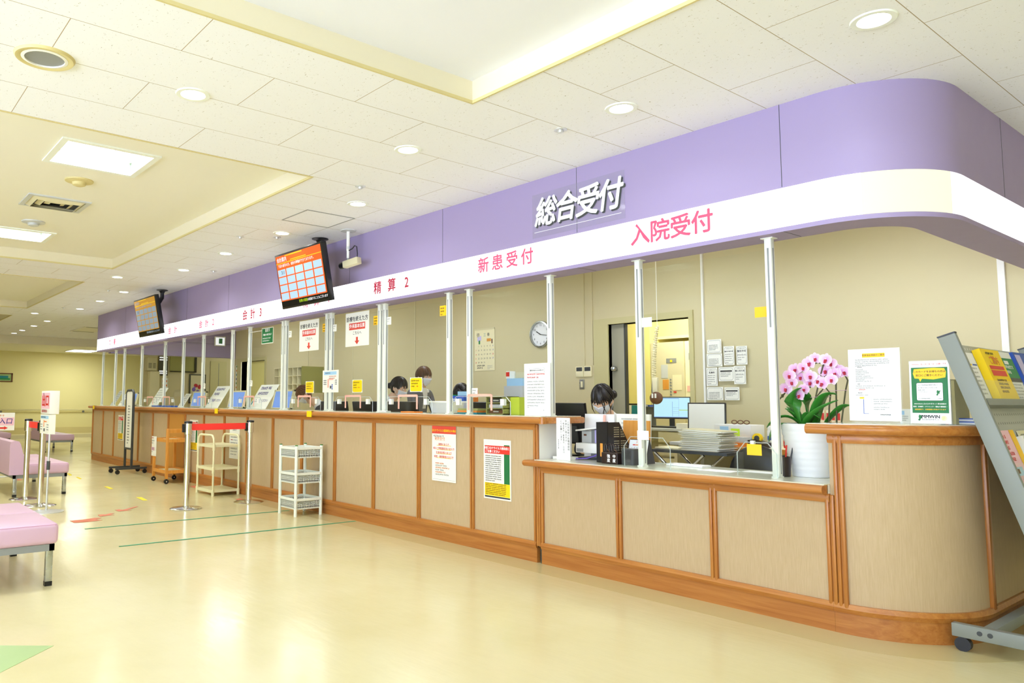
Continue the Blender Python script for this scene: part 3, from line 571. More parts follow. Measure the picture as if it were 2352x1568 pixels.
# ================================================================== things in the hall
def stanchion(loc, label, belt=None, rz=0):
    t = thing('belt_stanchion', label, 'stanchion', loc, 0, 'chrome belt stanchions')
    b = B(); b.lathe([(.165, 0), (.168, .006), (.15, .014), (.06, .022), (.034, .03), (0, .03)], 'chrome', 40); b.obj('base', t)
    b = B(); b.cyl((0, 0, .02), (0, 0, .8), .031, 'chrome', 24); b.obj('pole', t)
    b = B(); b.lathe([(.031, .785), (.042, .79), (.042, .915), (.04, .917), (0, .917)], 'chrome', 28); b.obj('head', t)
    b = B(); b.lathe([(.043, .905), (.043, .925), (.036, .93), (0, .93)], 'black', 28); b.obj('cap', t)
    b = B(); b.box(-.062, -.03, -.022, .022, .81, .9, 'black', M=Matrix.Rotation(rz, 4, 'Z'), bev=.004); b.obj('belt_slot', t)
    if belt:
        d = Vector(belt) - Vector(loc); n = Vector((-d.y, d.x, 0)).normalized() * .0012; b = B(); p0 = d.normalized() * .04; p1 = d - d.normalized() * .04
        b.add([p0 + n + Vector((0, 0, .83)), p1 + n + Vector((0, 0, .83)), p1 + n + Vector((0, 0, .9)), p0 + n + Vector((0, 0, .9)), p0 - n + Vector((0, 0, .83)), p1 - n + Vector((0, 0, .83)), p1 - n + Vector((0, 0, .9)), p0 - n + Vector((0, 0, .9))], [(0, 1, 2, 3), (4, 5, 6, 7), (0, 1, 5, 4), (3, 2, 6, 7)], 'redtape'); b.obj('belt', t, smooth=False)
    return t
stanchion((-7.93, -1.03, 0), 'chrome stanchion nearest in the hall, red belt pulled to another by the counter', (-8.02, -.26, 0), rz=PI / 2)
stanchion((-8.02, -.26, 0), 'chrome stanchion closest to the counter panels, taking the red belt', rz=1.5)
stanchion((-9.06, -2.235, 0), 'chrome stanchion beside the exit sign pole, next to the pink bench', rz=.6)
stanchion((-9.76, -2.25, 0), 'chrome stanchion by the bench backrest with a short red belt', (-9.06, -2.235, 0), rz=-.4)
# narrow information board on casters
t = thing('notice_stand', 'tall narrow grey-framed notice stand on wheels in front of the counter', 'stand', (-12.33, -.29, 0)); w = .17
b = B()
for s in (-1, 1): b.box(s * w - .016, s * w + .016, -.016, .016, .1, 1.24, 'darkgrey')
b.tube([(-w, 0, 1.23), (-w, 0, 1.27), (-w + .05, 0, 1.31), (w - .05, 0, 1.31), (w, 0, 1.27), (w, 0, 1.23)], .02, 'darkgrey', 8); b.box(-w, w, -.014, .014, .37, .4, 'darkgrey'); b.obj('stand_frame', t)
b = B(); b.box(-w + .012, w - .012, -.008, .008, .4, 1.29, 'white'); b.box(-w + .02, w - .02, -.0095, -.008, .42, 1.27, 'paper')
scribble(b, -.06, 1.05, .12, 14, .045, .018, 'ink', M=frame((0, -.011, 0), *FX)); b.obj('board', t, smooth=False)
for s in (-1, 1):
    b = B(); b.box(s * w - .02, s * w + .02, -.24, .24, .07, .1, 'darkgrey'); b.obj('foot', t, smooth=False)
    for y in (-.21, .21): b = B(); b.cyl((s * w - .014, y, .034), (s * w + .014, y, .034), .034, 'black', 16); b.box(s * w - .01, s * w + .01, y - .012, y + .012, .04, .072, 'black'); b.obj('caster', t)
# wooden trolley
t = thing('wooden_trolley', 'orange wooden two-tier trolley on black casters with a paper hung on it', 'trolley', (-10.66, -.21, 0))
for sx, h in ((-.26, .62), (.26, .76)):
    for sy in (-.15, .15):
        b = B(); b.box(sx - .02, sx + .02, sy - .018, sy + .018, .07, h, 'woodcart', bev=.004); b.obj('leg', t)
        b = B(); b.cyl((sx - .012, sy, .033), (sx + .012, sy, .033), .033, 'black', 18); b.cyl((sx - .014, sy, .033), (sx + .014, sy, .033), .008, 'silver', 10); b.box(sx - .01, sx + .01, sy - .01, sy + .01, .04, .075, 'black'); b.obj('caster', t)
b = B(); b.box(.245, .275, -.15, .15, .70, .755, 'woodcart', bev=.004); b.obj('handle', t)
for z in (.60, .17):
    b = B(); b.box(-.25, .25, -.14, .14, z - .012, z, 'cream'); b.obj('tray', t, smooth=False); b = B()
    for a in ((-.276, .276, -.165, -.15), (-.276, .276, .15, .165)): b.box(*a, z - .03, z + .015, 'woodcart')
    for a in ((-.276, -.262, -.15, .15), (.262, .276, -.15, .15)): b.box(*a, z - .03, z + .015, 'woodcart')
    b.obj('tray_rim', t, smooth=False)
def hung(b):
    scribble(b, .02, .25, .15, 1, .03, .014, 'redtext', z=.013); scribble(b, .02, .21, .15, 2, .035, .014, 'greytext', z=.013); rect(b, .03, .08, .13, .045, 'pinkpaper', .013); b.text('会計', .095, .102, .015, .04, 'purpletext'); scribble(b, .05, .05, .1, 1, .03, .012, 'greytext', z=.013)
sheet('hung_paper', 'curled paper sheet hanging on the side of the orange wooden trolley', 'paper', (-10.97, -.385, .36), .2, .28, hung, bend=.012)
# cream steel trolley
t = thing('cream_trolley', 'cream three-tier tube trolley with arched handles behind the red belt', 'trolley', (-9.0, -.215, 0)); X, Y = .245, .165
for s in (-1, 1):
    b = B(); b.tube([(-X, s * Y, .0), (-X, s * Y, .64), (-X + .012, s * Y, .69), (-X + .05, s * Y, .725), (-X + .09, s * Y, .73), (X - .09, s * Y, .73), (X - .05, s * Y, .725), (X - .012, s * Y, .69), (X, s * Y, .64), (X, s * Y, 0)], .0125, 'creammetal', 12); b.obj('tube_frame', t)
for z in (.60, .325, .055):
    b = B(); b.box(-X, X, -Y, Y, z, z + .012, 'creammetal'); b.box(-X, X, -Y - .004, -Y + .004, z - .02, z + .014, 'creammetal'); b.box(-X, X, Y - .004, Y + .004, z - .02, z + .014, 'creammetal'); b.box(-X - .004, -X + .004, -Y, Y, z - .012, z + .014, 'creammetal'); b.box(X - .004, X + .004, -Y, Y, z - .012, z + .014, 'creammetal'); b.obj('shelf', t, smooth=False)
    for sx in (-X, X):
        for sy in (-Y, Y): b = B(); b.lathe([(.018, z - .055), (.019, z + .02), (.0125, z + .022), (.0125, z - .055)], 'creammetal', 14, (sx, sy, 0)); b.obj('joint', t)
# white basket rack
t = thing('basket_rack', 'white plastic rack with three perforated baskets and green caps', 'rack', (-6.895, -.225, 0)); X, Y = .165, .145
for sx in (-X, X):
    for sy in (-Y, Y):
        b = B(); b.cyl((sx, sy, 0), (sx, sy, .70), .0165, 'whiteplastic', 18); b.obj('post', t); b = B(); b.lathe([(.0165, .70), (.014, .708), (0, .711)], 'leafgreen', 18, (sx, sy, 0)); b.obj('cap', t)
for z in (.675, .42, .165):
    k = B()
    for a in ((-X, X, -Y - .016, -Y + .004), (-X, X, Y - .004, Y + .016), (-X - .016, -X + .004, -Y, Y), (X - .004, X + .016, -Y, Y)): k.box(*a, z - .012, z + .012, 'whiteplastic', bev=.003)
    d, in_, fl = .085, .012, z - .085
    for s in (-1, 1):
        n = 15
        for i in range(n + 1):
            x = -X + 2 * X * i / n; k.box(x - .0058, x + .0058, s * (Y - .004) - .0015, s * (Y - .004) + .0015, fl, z - .01, 'whiteplastic')
            y = -Y + 2 * Y * i / n; k.box(s * (X - .004) - .0015, s * (X - .004) + .0015, y - .0055, y + .0055, fl, z - .01, 'whiteplastic')
        for j in range(6):
            zz = fl + .078 * j / 5; hh = .005 if j else .012
            k.box(-X, X, s * (Y - .004) - .0015, s * (Y - .004) + .0015, zz - hh, zz + hh, 'whiteplastic'); k.box(s * (X - .004) - .0015, s * (X - .004) + .0015, -Y, Y, zz - hh, zz + hh, 'whiteplastic')
    k.box(-X, X, -Y, Y, fl - .004, fl, 'whiteplastic'); k.obj('basket', t, smooth=False)
# exit sign on a pole
t = thing('exit_sign', 'tall pole sign with red exit characters above a floor plan sheet', 'sign', (-8.53, -2.28, 0))
b = B(); b.lathe([(.17, 0), (.17, .006), (.06, .014), (.014, .02), (0, .02)], 'silver', 36); b.obj('base', t)
b = B(); b.cyl((0, 0, .01), (0, 0, .85), .0115, 'silver', 14); b.obj('pole', t); b = B(); b.cyl((0, 0, .43), (0, 0, .52), .018, 'darkgrey', 14); b.obj('clamp', t)
b = B(); b.box(-.27, .14, -.04, .05, 1.005, 1.245, 'white', bev=.004); b.box(-.255, .125, -.0415, -.04, 1.06, 1.225, 'pinkpaper'); Mx = frame((-.065, -.043, 0), *FX)
b.text('出口', 0, 1.135, 0, .13, 'red', M=Mx, bold=.03, xs=1.25); b.text('お会計', -.09, 1.215, 0, .02, 'purpletext', M=Mx); scribble(b, -.15, 1.022, .3, 1, .03, .026, 'redtext', M=Mx, z=0); b.obj('sign_box', t)
b = B(); b.box(-.27, .14, -.04, .02, .80, 1.0, 'paper'); rect2 = lambda x, z, w, h, m: b.box(x, x + w, -.0415, -.04, z, z + h, m)
rect2(-.25, .955, .35, .03, 'lightblue'); rect2(-.11, .87, .025, .07, 'orangetext'); rect2(-.08, .92, .1, .012, 'orangetext'); rect2(-.1, .825, .05, .03, 'darkgrey')
for z in (.84, .865, .89): rect2(-.25, z, .08, .01, 'greytext'); rect2(.03, z, .08, .01, 'greytext')
scribble(b, -.24, .965, .3, 1, .02, .012, 'ink', M=frame((0, -.0425, 0), *FX), z=0); b.obj('plan_sheet', t, smooth=False)
# entrance sign
t = thing('entrance_sign', 'small white sign with a red arrow on a pole behind the pink bench', 'sign', (-12.75, -2.08, 0))
b = B(); b.lathe([(.15, 0), (.15, .006), (.012, .02), (0, .02)], 'silver', 30); b.obj('base', t); b = B(); b.cyl((0, 0, .01), (0, 0, .72), .011, 'silver', 12); b.obj('pole', t); b = B(); b.cyl((0, 0, .55), (0, 0, .63), .018, 'darkgrey', 12); b.obj('clamp', t)
b = B(); b.box(.005, .02, -.235, .205, .69, .955, 'white', bev=.004); Mx = frame((.022, -.015, 0), (0, 1, 0), (0, 0, 1)); b.box(.0195, .021, -.225, .195, .765, .885, 'pinkpaper')
b.text('会計入口', 0, .825, 0.001, .095, 'purpletext', M=Mx, bold=.015, shear=.12); scribble(b, -.17, .905, .34, 1, .03, .022, 'orangetext', M=Mx, z=0)
b.add([Mx @ Vector(p) for p in ((-.15, .715, .001), (.08, .715, .001), (.08, .702, .001), (.13, .728, .001), (.08, .754, .001), (.08, .741, .001), (-.15, .741, .001))], [(0, 1, 2, 3, 4, 5, 6)], 'red'); b.obj('sign_face', t, smooth=False)
# benches
def bench(x, yf, n, label, depth=.64, back=True):
    t = thing('waiting_bench', label, 'bench', (x, yf, 0), 0, 'pink vinyl waiting benches'); L = .6 * n
    for i in range(n):
        b = B(); b.box(-.6 * (i + 1) + .002, -.6 * i - .002, -depth, 0, .255, .385, 'pinkvinyl', bev=.028, seg=3); b.obj('seat_cushion', t)
    b = B(); q = .006
    for z in (.372,): b.tube([(-L + .02, -.012, z), (-.02, -.012, z), (-.012, -.02, z), (-.012, -depth + .02, z)], .0045, 'pinkpiping', 6)
    b.obj('piping', t)
    b = B()
    for a in ((-L + .02, -.02, -.05, -.02), (-L + .02, -.02, -depth + .02, -depth + .05), (-L + .02, -L + .05, -depth + .02, -.02), (-.05, -.02, -depth + .02, -.02)): b.box(*a, .215, .256, 'grey')
    b.obj('bench_frame', t, smooth=False)
    for lx in (-.045, -L + .045):
        for ly in (-.045, -depth + .045):
            b = B(); b.box(lx - .02, lx + .02, ly - .02, ly + .02, .025, .256, 'steel', bev=.003); b.obj('leg', t); b = B(); b.box(lx - .021, lx + .021, ly - .021, ly + .021, 0, .028, 'black'); b.obj('leg_tip', t, smooth=False)
    if back:
        b = B(); P = [(-depth - .03, .26), (-depth + .17, .26), (-depth + .14, .42), (-depth + .085, .62), (-depth + .065, .655), (-depth + .02, .665), (-depth - .02, .65), (-depth - .03, .62)]
        b.prism(P, -L, 0, 'pinkvinyl', M=Matrix(((0, 0, 1, 0), (1, 0, 0, 0), (0, 1, 0, 0), (0, 0, 0, 1)))); b.obj('backrest', t)
    return t
bench(-5.13, -2.93, 2, 'pink vinyl bench nearest the camera, cut by the photo edge')
bench(-10.0, -1.72, 3, 'pink vinyl bench with backrest behind the chrome stanchions')
bench(-18.05, .29, 3, 'pink vinyl bench far away near the handrail wall')
bench(-19.6, -.72, 3, 'pink vinyl bench at the far left, farthest of the seats')
# framed picture on the far wall
t = thing('wall_picture', 'green picture in a brown frame on the far cream wall', 'picture', (XW, -.05, 1.81)); b = B()
for a in ((-.3, .22, -.13, -.10), (-.3, .22, .10, .13), (-.3, -.26, -.13, .13), (.18, .22, -.13, .13)): b.box(0, .025, *a, 'brown')
b.obj('picture_frame', t, smooth=False); b = B(); b.box(.005, .012, -.26, .18, -.1, .1, 'floorgreen'); b.box(.0125, .013, -.2, .1, -.02, .05, 'teal'); b.box(.0125, .013, -.15, .15, -.07, -.02, 'green'); b.obj('canvas', t, smooth=False)
# televisions hung from the ceiling
def tv(x, y, label, o, c, w, dim):
    t = thing('ceiling_tv', label, 'television', (x, y, 2.40)); tilt = Matrix.Rotation(math.radians(11), 4, 'X')
    b = B(); b.box(-.475, .475, -.03, .03, -.285, .285, 'tvblack', M=tilt, bev=.006); b.box(-.38, .38, .03, .07, -.2, .2, 'tvblack', M=tilt); b.obj('housing', t)
    Mf = tilt @ frame((-.455, -.0315, -.265), *FX); b = B(); r = lambda x0, z0, x1, z1, m, z=.0005: b.add([(x0, z0, z), (x1, z0, z), (x1, z1, z), (x0, z1, z)], [(0, 1, 2, 3)], m, Mf)
    r(0, .06, .91, .53, o); r(0, .0, .91, .06, 'tvblack')
    for i in range(5):
        for j in range(4): r(.012 + .18 * i, .072 + .082 * j, .17 + .18 * i, .142 + .082 * j, c, .001)
    b.obj('screen', t, smooth=False); b = B(); T = lambda s, x0, z0, sz, m, al='LEFT', bo=.015, z=.0015: b.text(s, x0, z0, z, sz, m, M=Mf, bold=bo, align=al)
    r(0, .448, .91, .456, 'tvyellow', .001); r(.2, .515, .55, .525, 'tvyellow', .001); r(.3, .464, .62, .472, 'tvyellow', .001)
    T('会計案内', .02, .485, .052, w); T('下記の番号の方、会計の準備ができております。', .03, .423, .034, w); T('311', .12, .353, .052, 'tvnum', 'CENTER', .01, .002)
    T('診察の順番', .36, .03, .034, 'tvlime' if not dim else w); T('は前後することもございます', .53, .03, .03, w)
    b.obj('screen_print', t, smooth=False)
    b = B(); b.cyl((.0, .05, .05), (.0, .19, .3), .03, 'black', 12); b.cyl((0, .19, .28), (0, .19, .40), .028, 'black', 14); b.lathe([(.03, .37), (.045, .395), (.085, .408), (.085, .414), (0, .414)], 'black', 24, (0, .19, 0)); b.box(-.1, .1, .06, .1, -.1, .12, 'black', M=tilt); b.obj('ceiling_mount', t)
tv(-6.60, -.40, 'nearer ceiling television with orange number grid tilted to the hall', 'tvorange', 'tvcell', 'tvwhite', False)
tv(-11.22, -.41, 'farther ceiling television with dim amber grid near the far end', 'tv2orange', 'tv2cell', 'tv2cell', True)
# security camera
t = thing('security_camera', 'beige security camera hanging from a white ceiling pole', 'camera', (-6.1, -.19, 2.815)); b = B(); b.lathe([(.028, -.012), (.075, -.008), (.078, 0), (0, 0)], 'lightgrey', 24); b.obj('ceiling_plate', t)
b = B(); b.cyl((0, 0, -.005), (0, 0, -.2), .017, 'white', 14); b.cyl((0, 0, -.17), (0, 0, -.275), .014, 'white', 14); b.cyl((0, 0, -.16), (0, 0, -.185), .019, 'silver', 14); b.sphere((0, 0, -.285), .014, 'grey', 10, 8); b.obj('pole', t)
Mc = Matrix.Translation((.03, 0, -.33)) @ Matrix.Scale(.78, 4) @ Matrix.Rotation(.2, 4, 'Z') @ Matrix.Rotation(-.12, 4, 'Y')
b = B(); b.box(-.09, .17, -.04, .04, -.042, .042, 'beige', M=Mc, bev=.006); b.obj('camera_body', t)
b = B(); b.tube([Mc @ Vector((-.085, 0, 0)), Mc @ Vector((-.13, 0, 0)), Mc @ Vector((-.16, 0, 0))], .034, 'black', 18, radii=[.03, .034, .03]); b.obj('lens', t)
b = B(); b.tube([(.015, 0, -.2), (.06, .01, -.19), (.1, .01, -.165), (.135, .01, -.18), (.15, .01, -.25), (.145, .01, -.3)], .005, 'black', 8); b.obj('cable', t)
# posters on the front panels
def warn(b, w=.3, h=.44, small=False):
    rect(b, .012, h * .79, w - .024, h * .14, 'red'); rect(b, w * .75, h * .27, w * .2, h * .68, 'darkgreen', .001)
    b.text('新型コロナウイルス感染症に', w * .48, h * .885, .002, .0215, 'paperwhite', bold=.03); b.text('ご注意ください', .02, h * .825, .002, .023, 'paperwhite', bold=.03, align='LEFT')
    scribble(b, .02, h * .74, w * .66, 13, h * .036, .0075, 'ink'); rect(b, .012, h * .055, w - .024, h * .225, 'yellow'); scribble(b, .022, h * .255, w * .85, 7, h * .03, .007, 'brown', z=.002); rect(b, .012, h * .025, w - .024, h * .025, 'ink')
def corona1(b, w=.31, h=.46):
    rect(b, 0, h * .86, w, h * .14, 'signred'); b.text('コロナウイルス感染防止の為に', w / 2, h * .915, .002, .0235, 'yellow', bold=.02)
    scribble(b, .02, h * .8, w * .85, 1, .02, .016, 'greytext', fill=.98); b.text('発熱受付', w * .33, h * .765, .002, .034, 'orangetext')
    for k, s in enumerate(('発熱のある方', '咳など呼吸器症状のある方', '全身倦怠感のある方', '味覚・嗅覚障害のある方')): b.text(s, w / 2, h * (.665 - .075 * k), .002, .023, 'redtext', bold=.01); rect(b, w * .2, h * (.642 - .075 * k), w * .6, .004, 'yellow')
    for k in range(6): scribble(b, w * .15, h * (.31 - .04 * k), w * .7, 1, .02, .0115, 'orangetext' if k % 2 == 0 else 'greytext', fill=.97)
    rect(b, .01, h * .03, w - .02, .002, 'greytext')
sheet('notice_poster', 'white poster with red header on the counter panel, orange lines below', 'poster', (-5.02, -.009, .487), .31, .46, corona1)
sheet('warning_poster', 'poster with red header and yellow foot on the panel beside the low counter', 'poster', (-4.38, -.007, .405), .30, .455, warn)
sheet('warning_poster', 'red and yellow poster on the far end of the counter front', 'poster', (-13.88, -.007, .45), .33, .44, warn)
sheet('warning_poster', 'red and yellow poster half hidden behind the red belt', 'poster', (-10.5, -.007, .44), .30, .44, warn)
def plain(b):
    b.text('お知らせ', .15, .36, .0016, .03, 'ink'); scribble(b, .04, .3, .22, 8, .036, .014, 'greytext'); scribble(b, .04, .23, .1, 1, .03, .014, 'redtext')
sheet('notice_poster', 'plain white notice on the counter panel behind the cream trolley', 'poster', (-9.14, -.007, .42), .30, .40, plain)
# tapes and arrows on the floor
def tape(poly, m, label, name='floor_tape', cat='floor tape'):
    b = B(); b.prism(poly, .0016, .0026, m); tag(b.obj(name, smooth=False), label, cat)
def strip(p, q, w): d = Vector((q[0] - p[0], q[1] - p[1])).normalized(); n = Vector((-d.y, d.x)) * w / 2; return [(p[0] + n.x, p[1] + n.y), (q[0] + n.x, q[1] + n.y), (q[0] - n.x, q[1] - n.y), (p[0] - n.x, p[1] - n.y)]
tape(strip((-6.19, -2.24), (-6.16, -.03), .03), 'floortape_green', 'green tape line across the floor, nearer of the two'); tape(strip((-7.2, -2.24), (-7.17, -.2), .03), 'floortape_green', 'green tape line across the floor, passing behind the basket rack')
tape([(-7.767, -2.231), (-7.614, -2.230), (-7.602, -2.135), (-7.621, -1.973), (-7.692, -2.017), (-7.775, -1.938), (-7.818, -1.983), (-7.766, -2.121)], 'floortape_red', 'red arrow tape on the floor, nearest of three', 'floor_arrow')
tape([(-7.999, -1.914), (-7.879, -1.924), (-7.889, -1.865), (-7.902, -1.780), (-7.959, -1.814), (-8.010, -1.748), (-8.042, -1.778), (-7.978, -1.840), (-8.006, -1.864)], 'floortape_red', 'small red arrow tape on the floor, middle of three', 'floor_arrow')
tape([(-8.241, -1.675), (-8.123, -1.670), (-8.135, -1.607), (-8.123, -1.541), (-8.180, -1.573), (-8.365, -1.392), (-8.382, -1.415), (-8.214, -1.603), (-8.266, -1.627)], 'floortape_red', 'thin red arrow tape on the floor, farthest of three', 'floor_arrow')
tape([(-10.553, -1.145), (-10.218, -1.165), (-10.236, -1.114), (-10.539, -1.099)], 'floortape_yellow', 'yellow tape dash on the floor, second nearest')
tape([(-9.171, -1.161), (-8.842, -1.187), (-8.821, -1.139), (-9.157, -1.100)], 'floortape_yellow', 'yellow tape dash on the floor, nearest to the camera')
tape([(-12.099, -1.124), (-11.735, -1.158), (-11.782, -1.116), (-12.077, -1.092)], 'floortape_yellow', 'yellow tape dash on the floor, third nearest')
tape([(-12.746, -1.095), (-12.359, -1.148), (-12.407, -1.099), (-12.723, -1.062)], 'floortape_yellow', 'yellow tape dash by the end of the pink bench seat')
tape([(-12.412, -1.915), (-12.041, -1.917), (-12.068, -1.851), (-12.438, -1.841)], 'floortape_red', 'red tape patch on the floor under the pink bench')
tape([(-9.952, -0.197), (-9.725, -0.232), (-9.638, -0.195), (-9.956, -0.110)], 'floortape_red', 'red tape patch beside the orange wooden trolley')
tape([(-8.338, -0.279), (-8.203, -0.292), (-8.243, -0.213), (-8.376, -0.195)], 'floortape_red', 'red tape patch at the foot of the stanchion by the counter')
b = B(); b.prism([(-4.428, -3.903), (-3.902, -3.217), (-3.658, -3.480), (-3.207, -3.945)], .0005, .0015, 'floorgreen'); struct(b.obj('floor_inlay', smooth=False))
# ================================================================== things on the counters
ZL, ZH = .741, 1.051
def T0(M, p): return M @ Vector(p)
# standing vertical notice
def vert(b):
    for k, (s, sz, top) in enumerate((('入院保険等の各種相談用', .019, .27), ('申請のご用の方は、', .019, .275), ('『総合受付・新患受付』の窓口', .0165, .275), ('にてお願いします。', .0185, .275))):
        for i, c in enumerate(s): b.text(c, .112 - .022 * k, top - i * sz * 1.02, .004, sz * .95, 'ink')
    for i, c in enumerate('総合受付係'): b.text(c, .02, .14 - i * .014, .004, .012, 'ink')
sheet('standing_notice', 'upright white notice with vertical columns of writing beside the counter step', 'notice', (-3.685, .06, ZL), .125, .30, vert, base='paperwhite', th=.003)
# label printer
t = thing('label_printer', 'white label printer with LED light painted lilac inside and purple cable on the low counter', 'printer', (-3.56, .33, ZL))
b = B(); b.box(-.10, .08, -.07, .07, .0, .012, 'darkgrey'); b.box(-.02, .05, -.02, .05, .012, .05, 'grey'); b.obj('base', t, smooth=False)
b = B(); b.box(-.12, .10, -.07, .06, .045, .115, 'white', bev=.004); b.box(-.11, -.05, -.0715, -.07, .052, .075, 'greytext'); b.obj('printer_body', t)
b = B(); b.box(-.12, -.03, .0, .06, .115, .20, 'lightgrey', bev=.003); b.box(-.10, -.075, -.001, 0, .165, .178, 'brown'); b.box(-.03, .0, .0, .06, .115, .21, 'grey'); b.obj('roll_housing', t)
mat('lilac', 'C9C0F2', .4); b = B(); b.box(0, .05, .0, .05, .03, .21, 'lilac'); b.box(.05, .07, .0, .05, .03, .21, 'darkgrey'); b.box(.07, .11, -.01, .05, .03, .215, 'lilac'); b.obj('inner_panel', t, smooth=False)  # lilac colour stands in for purple LED light inside the printer
b = B(); b.prism([(-.12, .20), (.12, .23), (.12, .24), (-.12, .21)], -.05, .09, 'white', M=Matrix(((1, 0, 0, 0), (0, 0, -1, 0.02), (0, 1, 0, 0), (0, 0, 0, 1)))); b.obj('lid', t, smooth=False)
mat('cablepurple', '7A62C8', .5); b = B(); b.tube([(-.16, -.16, .006), (-.06, -.17, .006), (.03, -.13, .012), (.07, -.09, .03), (.10, -.05, .06)], .0045, 'cablepurple', 8); b.obj('cable', t)
b = B(); b.box(-.13, .02, -.07, .03, 0, .02, 'white'); M = Matrix.Rotation(.15, 4, 'Z'); ob = b.obj('paper_bag', loc=(-3.62, .16, ZL), smooth=False); tag(ob, 'crumpled printed paper packet lying below the label printer', 'packet')
# black magazine file with papers
t = thing('magazine_file', 'black perforated magazine file standing on the low counter', 'file box', (-3.33, .12, ZL)); b = B(); S2 = [(0, 0), (.25, 0), (.25, .10), (.13, .275), (0, .275)]
Ms = lambda x: Matrix(((0, 0, 1, x), (1, 0, 0, 0), (0, 1, 0, 0), (0, 0, 0, 1)))
for x in (-.048, .046): b.prism(S2, 0, .002, 'black', M=Ms(x))
b.box(-.048, .048, 0, .002, 0, .275, 'black'); b.box(-.048, .048, 0, .25, 0, .002, 'black'); b.box(-.048, .048, .248, .25, 0, .1, 'black'); b.obj('file_body', t, smooth=False)
b = B()
for j in range(11):
    for i in range(12):
        y, z = .07 + i * .0125, .235 - j * .0155
        if z < .27 - max(0, y - .12) * 1.5 and j != 5 and i != 5: b.box(.0478, .0486, y, y + .0055, z, z + .006, 'beige')
tag(b.obj('hole_pattern', t, smooth=False), kind='stuff'); b = B(); b.box(-.016, .006, -.001, .001, .04, .13, 'woodcart'); b.obj('finger_slot', t, smooth=False)
def papers(name, label, x, y, w, h, m, z=ZL, d=.012, r=(1, 0, 0), lines=True, cat='paper'):
    b = B(); Mx = frame((x, y, z), r, (0, .05, 1)); b.box(0, w, 0, h, -d, 0, m, M=Mx)
    if lines: scribble(b, w * .15, h * .88, w * .7, 9, h * .09, h * .025, 'greytext', z=.001, M=Mx)
    return tag(b.obj(name, smooth=False), label, cat)
papers('brown_folder', 'brown folder tucked behind the black magazine file', -3.37, .40, .22, .285, 'woodcart', lines=False, cat='folder')
papers('form_stack', 'tall stack of white forms standing behind the brown folder', -3.45, .43, .28, .33, 'paper', d=.02, cat='forms')
papers('form_stack', 'white form sheets standing behind the label printer', -3.75, .44, .27, .325, 'paperwhite', d=.01, lines=False, cat='forms')
papers('pink_form', 'thin pink slip among the standing forms', -3.56, .415, .02, .32, 'pink', d=.004, lines=False, cat='slip')
# reading glasses stand
t = thing('glasses_stand', 'dark brown block with two white character pairs holding reading glasses', 'stand', (-3.225, .10, ZL)); mat('darkbrown', '2A1A16', .3)
b = B(); b.box(-.065, .065, -.04, .04, 0, .075, 'darkbrown', bev=.003)
for k, (a, c) in enumerate((('強', '度'), ('中', '度'))):
    b.text(a, -.005 + .045 * k, .05, .0005, .026, 'paperwhite', M=frame((0, -.041, 0), *FX), bold=.02); b.text(c, -.005 + .045 * k, .022, .0005, .026, 'paperwhite', M=frame((0, -.041, 0), *FX), bold=.02)
b.obj('block', t, smooth=False)
for k, x in enumerate((-.045, .015)):
    b = B()
    for s in (0, .03):
        pts = [(x + s * .5 + .016 * math.cos(a) * .6, -.02 + s, .105 + .026 * math.sin(a)) for a in [2 * PI * i / 14 for i in range(15)]]; b.tube(pts, .003, 'darkbrown', 6, caps=False)
    b.tube([(x + .008, -.02, .12), (x + .012, .0, .13), (x + .016, .01, .12)], .002, 'darkbrown', 6); b.tube([(x + .01, -.02, .1), (x + .04, -.01, .06)], .002, 'brown', 6); g = tag(b.obj('reading_glasses', loc=(-3.225, .10, ZL)), 'dark reading glasses hung on the brown block, ' + ('over the first characters' if k == 0 else 'over the second characters'), 'glasses')
# dark pen cup
t = thing('pen_cup', 'dark grey ribbed pen cup beside the glasses stand', 'cup', (-3.105, .13, ZL)); b = B(); b.prism([(x - .052, y - .04) for x, y in rrect(.104, .08, .018)], 0, .105, 'darkgrey'); b.obj('cup_body', t)
b = B()
for i in range(7): b.box(-.03, .03, -.0415, -.04, .035 + .009 * i, .039 + .009 * i, 'black')
b.obj('ribs', t, smooth=False)
# desk calendar
t = thing('desk_calendar', 'small white flip calendar with a coloured strip on the low counter', 'calendar', (-3.22, .24, ZL)); Mt = frame((0, 0, .002), (1, 0, 0), (0, .28, 1)); b = B(); b.box(0, .15, 0, .16, -.002, 0, 'paperwhite', M=Mt)
for i, m in enumerate(('red', 'orange', 'yellow', 'green', 'blue')): b.add([Mt @ Vector(p) for p in ((.03 + .022 * i, .122, .001), (.05 + .022 * i, .122, .001), (.05 + .022 * i, .129, .001), (.03 + .022 * i, .129, .001))], [(0, 1, 2, 3)], m)
for j in range(5):
    for i in range(6): b.text(str(1 + i + 7 * j), .025 + .021 * i, .105 - .021 * j, .001, .013, 'ink', M=Mt)
b.text('3', .06, .145, .001, .022, 'redtext', M=Mt); b.obj('pages', t, smooth=False)
b = B(); b.prism([(-.012, 0), (.10, 0), (.045, .16), (.04, .16)], 0, .15, 'darkgrey', M=Matrix(((0, 0, 1, 0), (1, 0, 0, .012), (0, 1, 0, 0), (0, 0, 0, 1)))); b.obj('calendar_base', t, smooth=False)
# pen holder by the last post
t = thing('pen_holder', 'brown mesh pen holder with pens behind the last post', 'pen holder', (-2.125, .19, ZL)); b = B(); b.lathe([(.04, 0), (.045, .11), (.042, .11), (.037, .005), (0, .005)], 'darkbrown', 18); b.obj('holder', t)
for i, (dx, dy, m) in enumerate(((.01, .0, 'red'), (-.015, .01, 'silver'), (.0, -.015, 'yellow'), (.02, .01, 'black'))): b = B(); b.cyl((dx, dy, .01), (dx * 2.6, dy * 2.6, .175), .0045, m, 8); b.obj('pen', t)
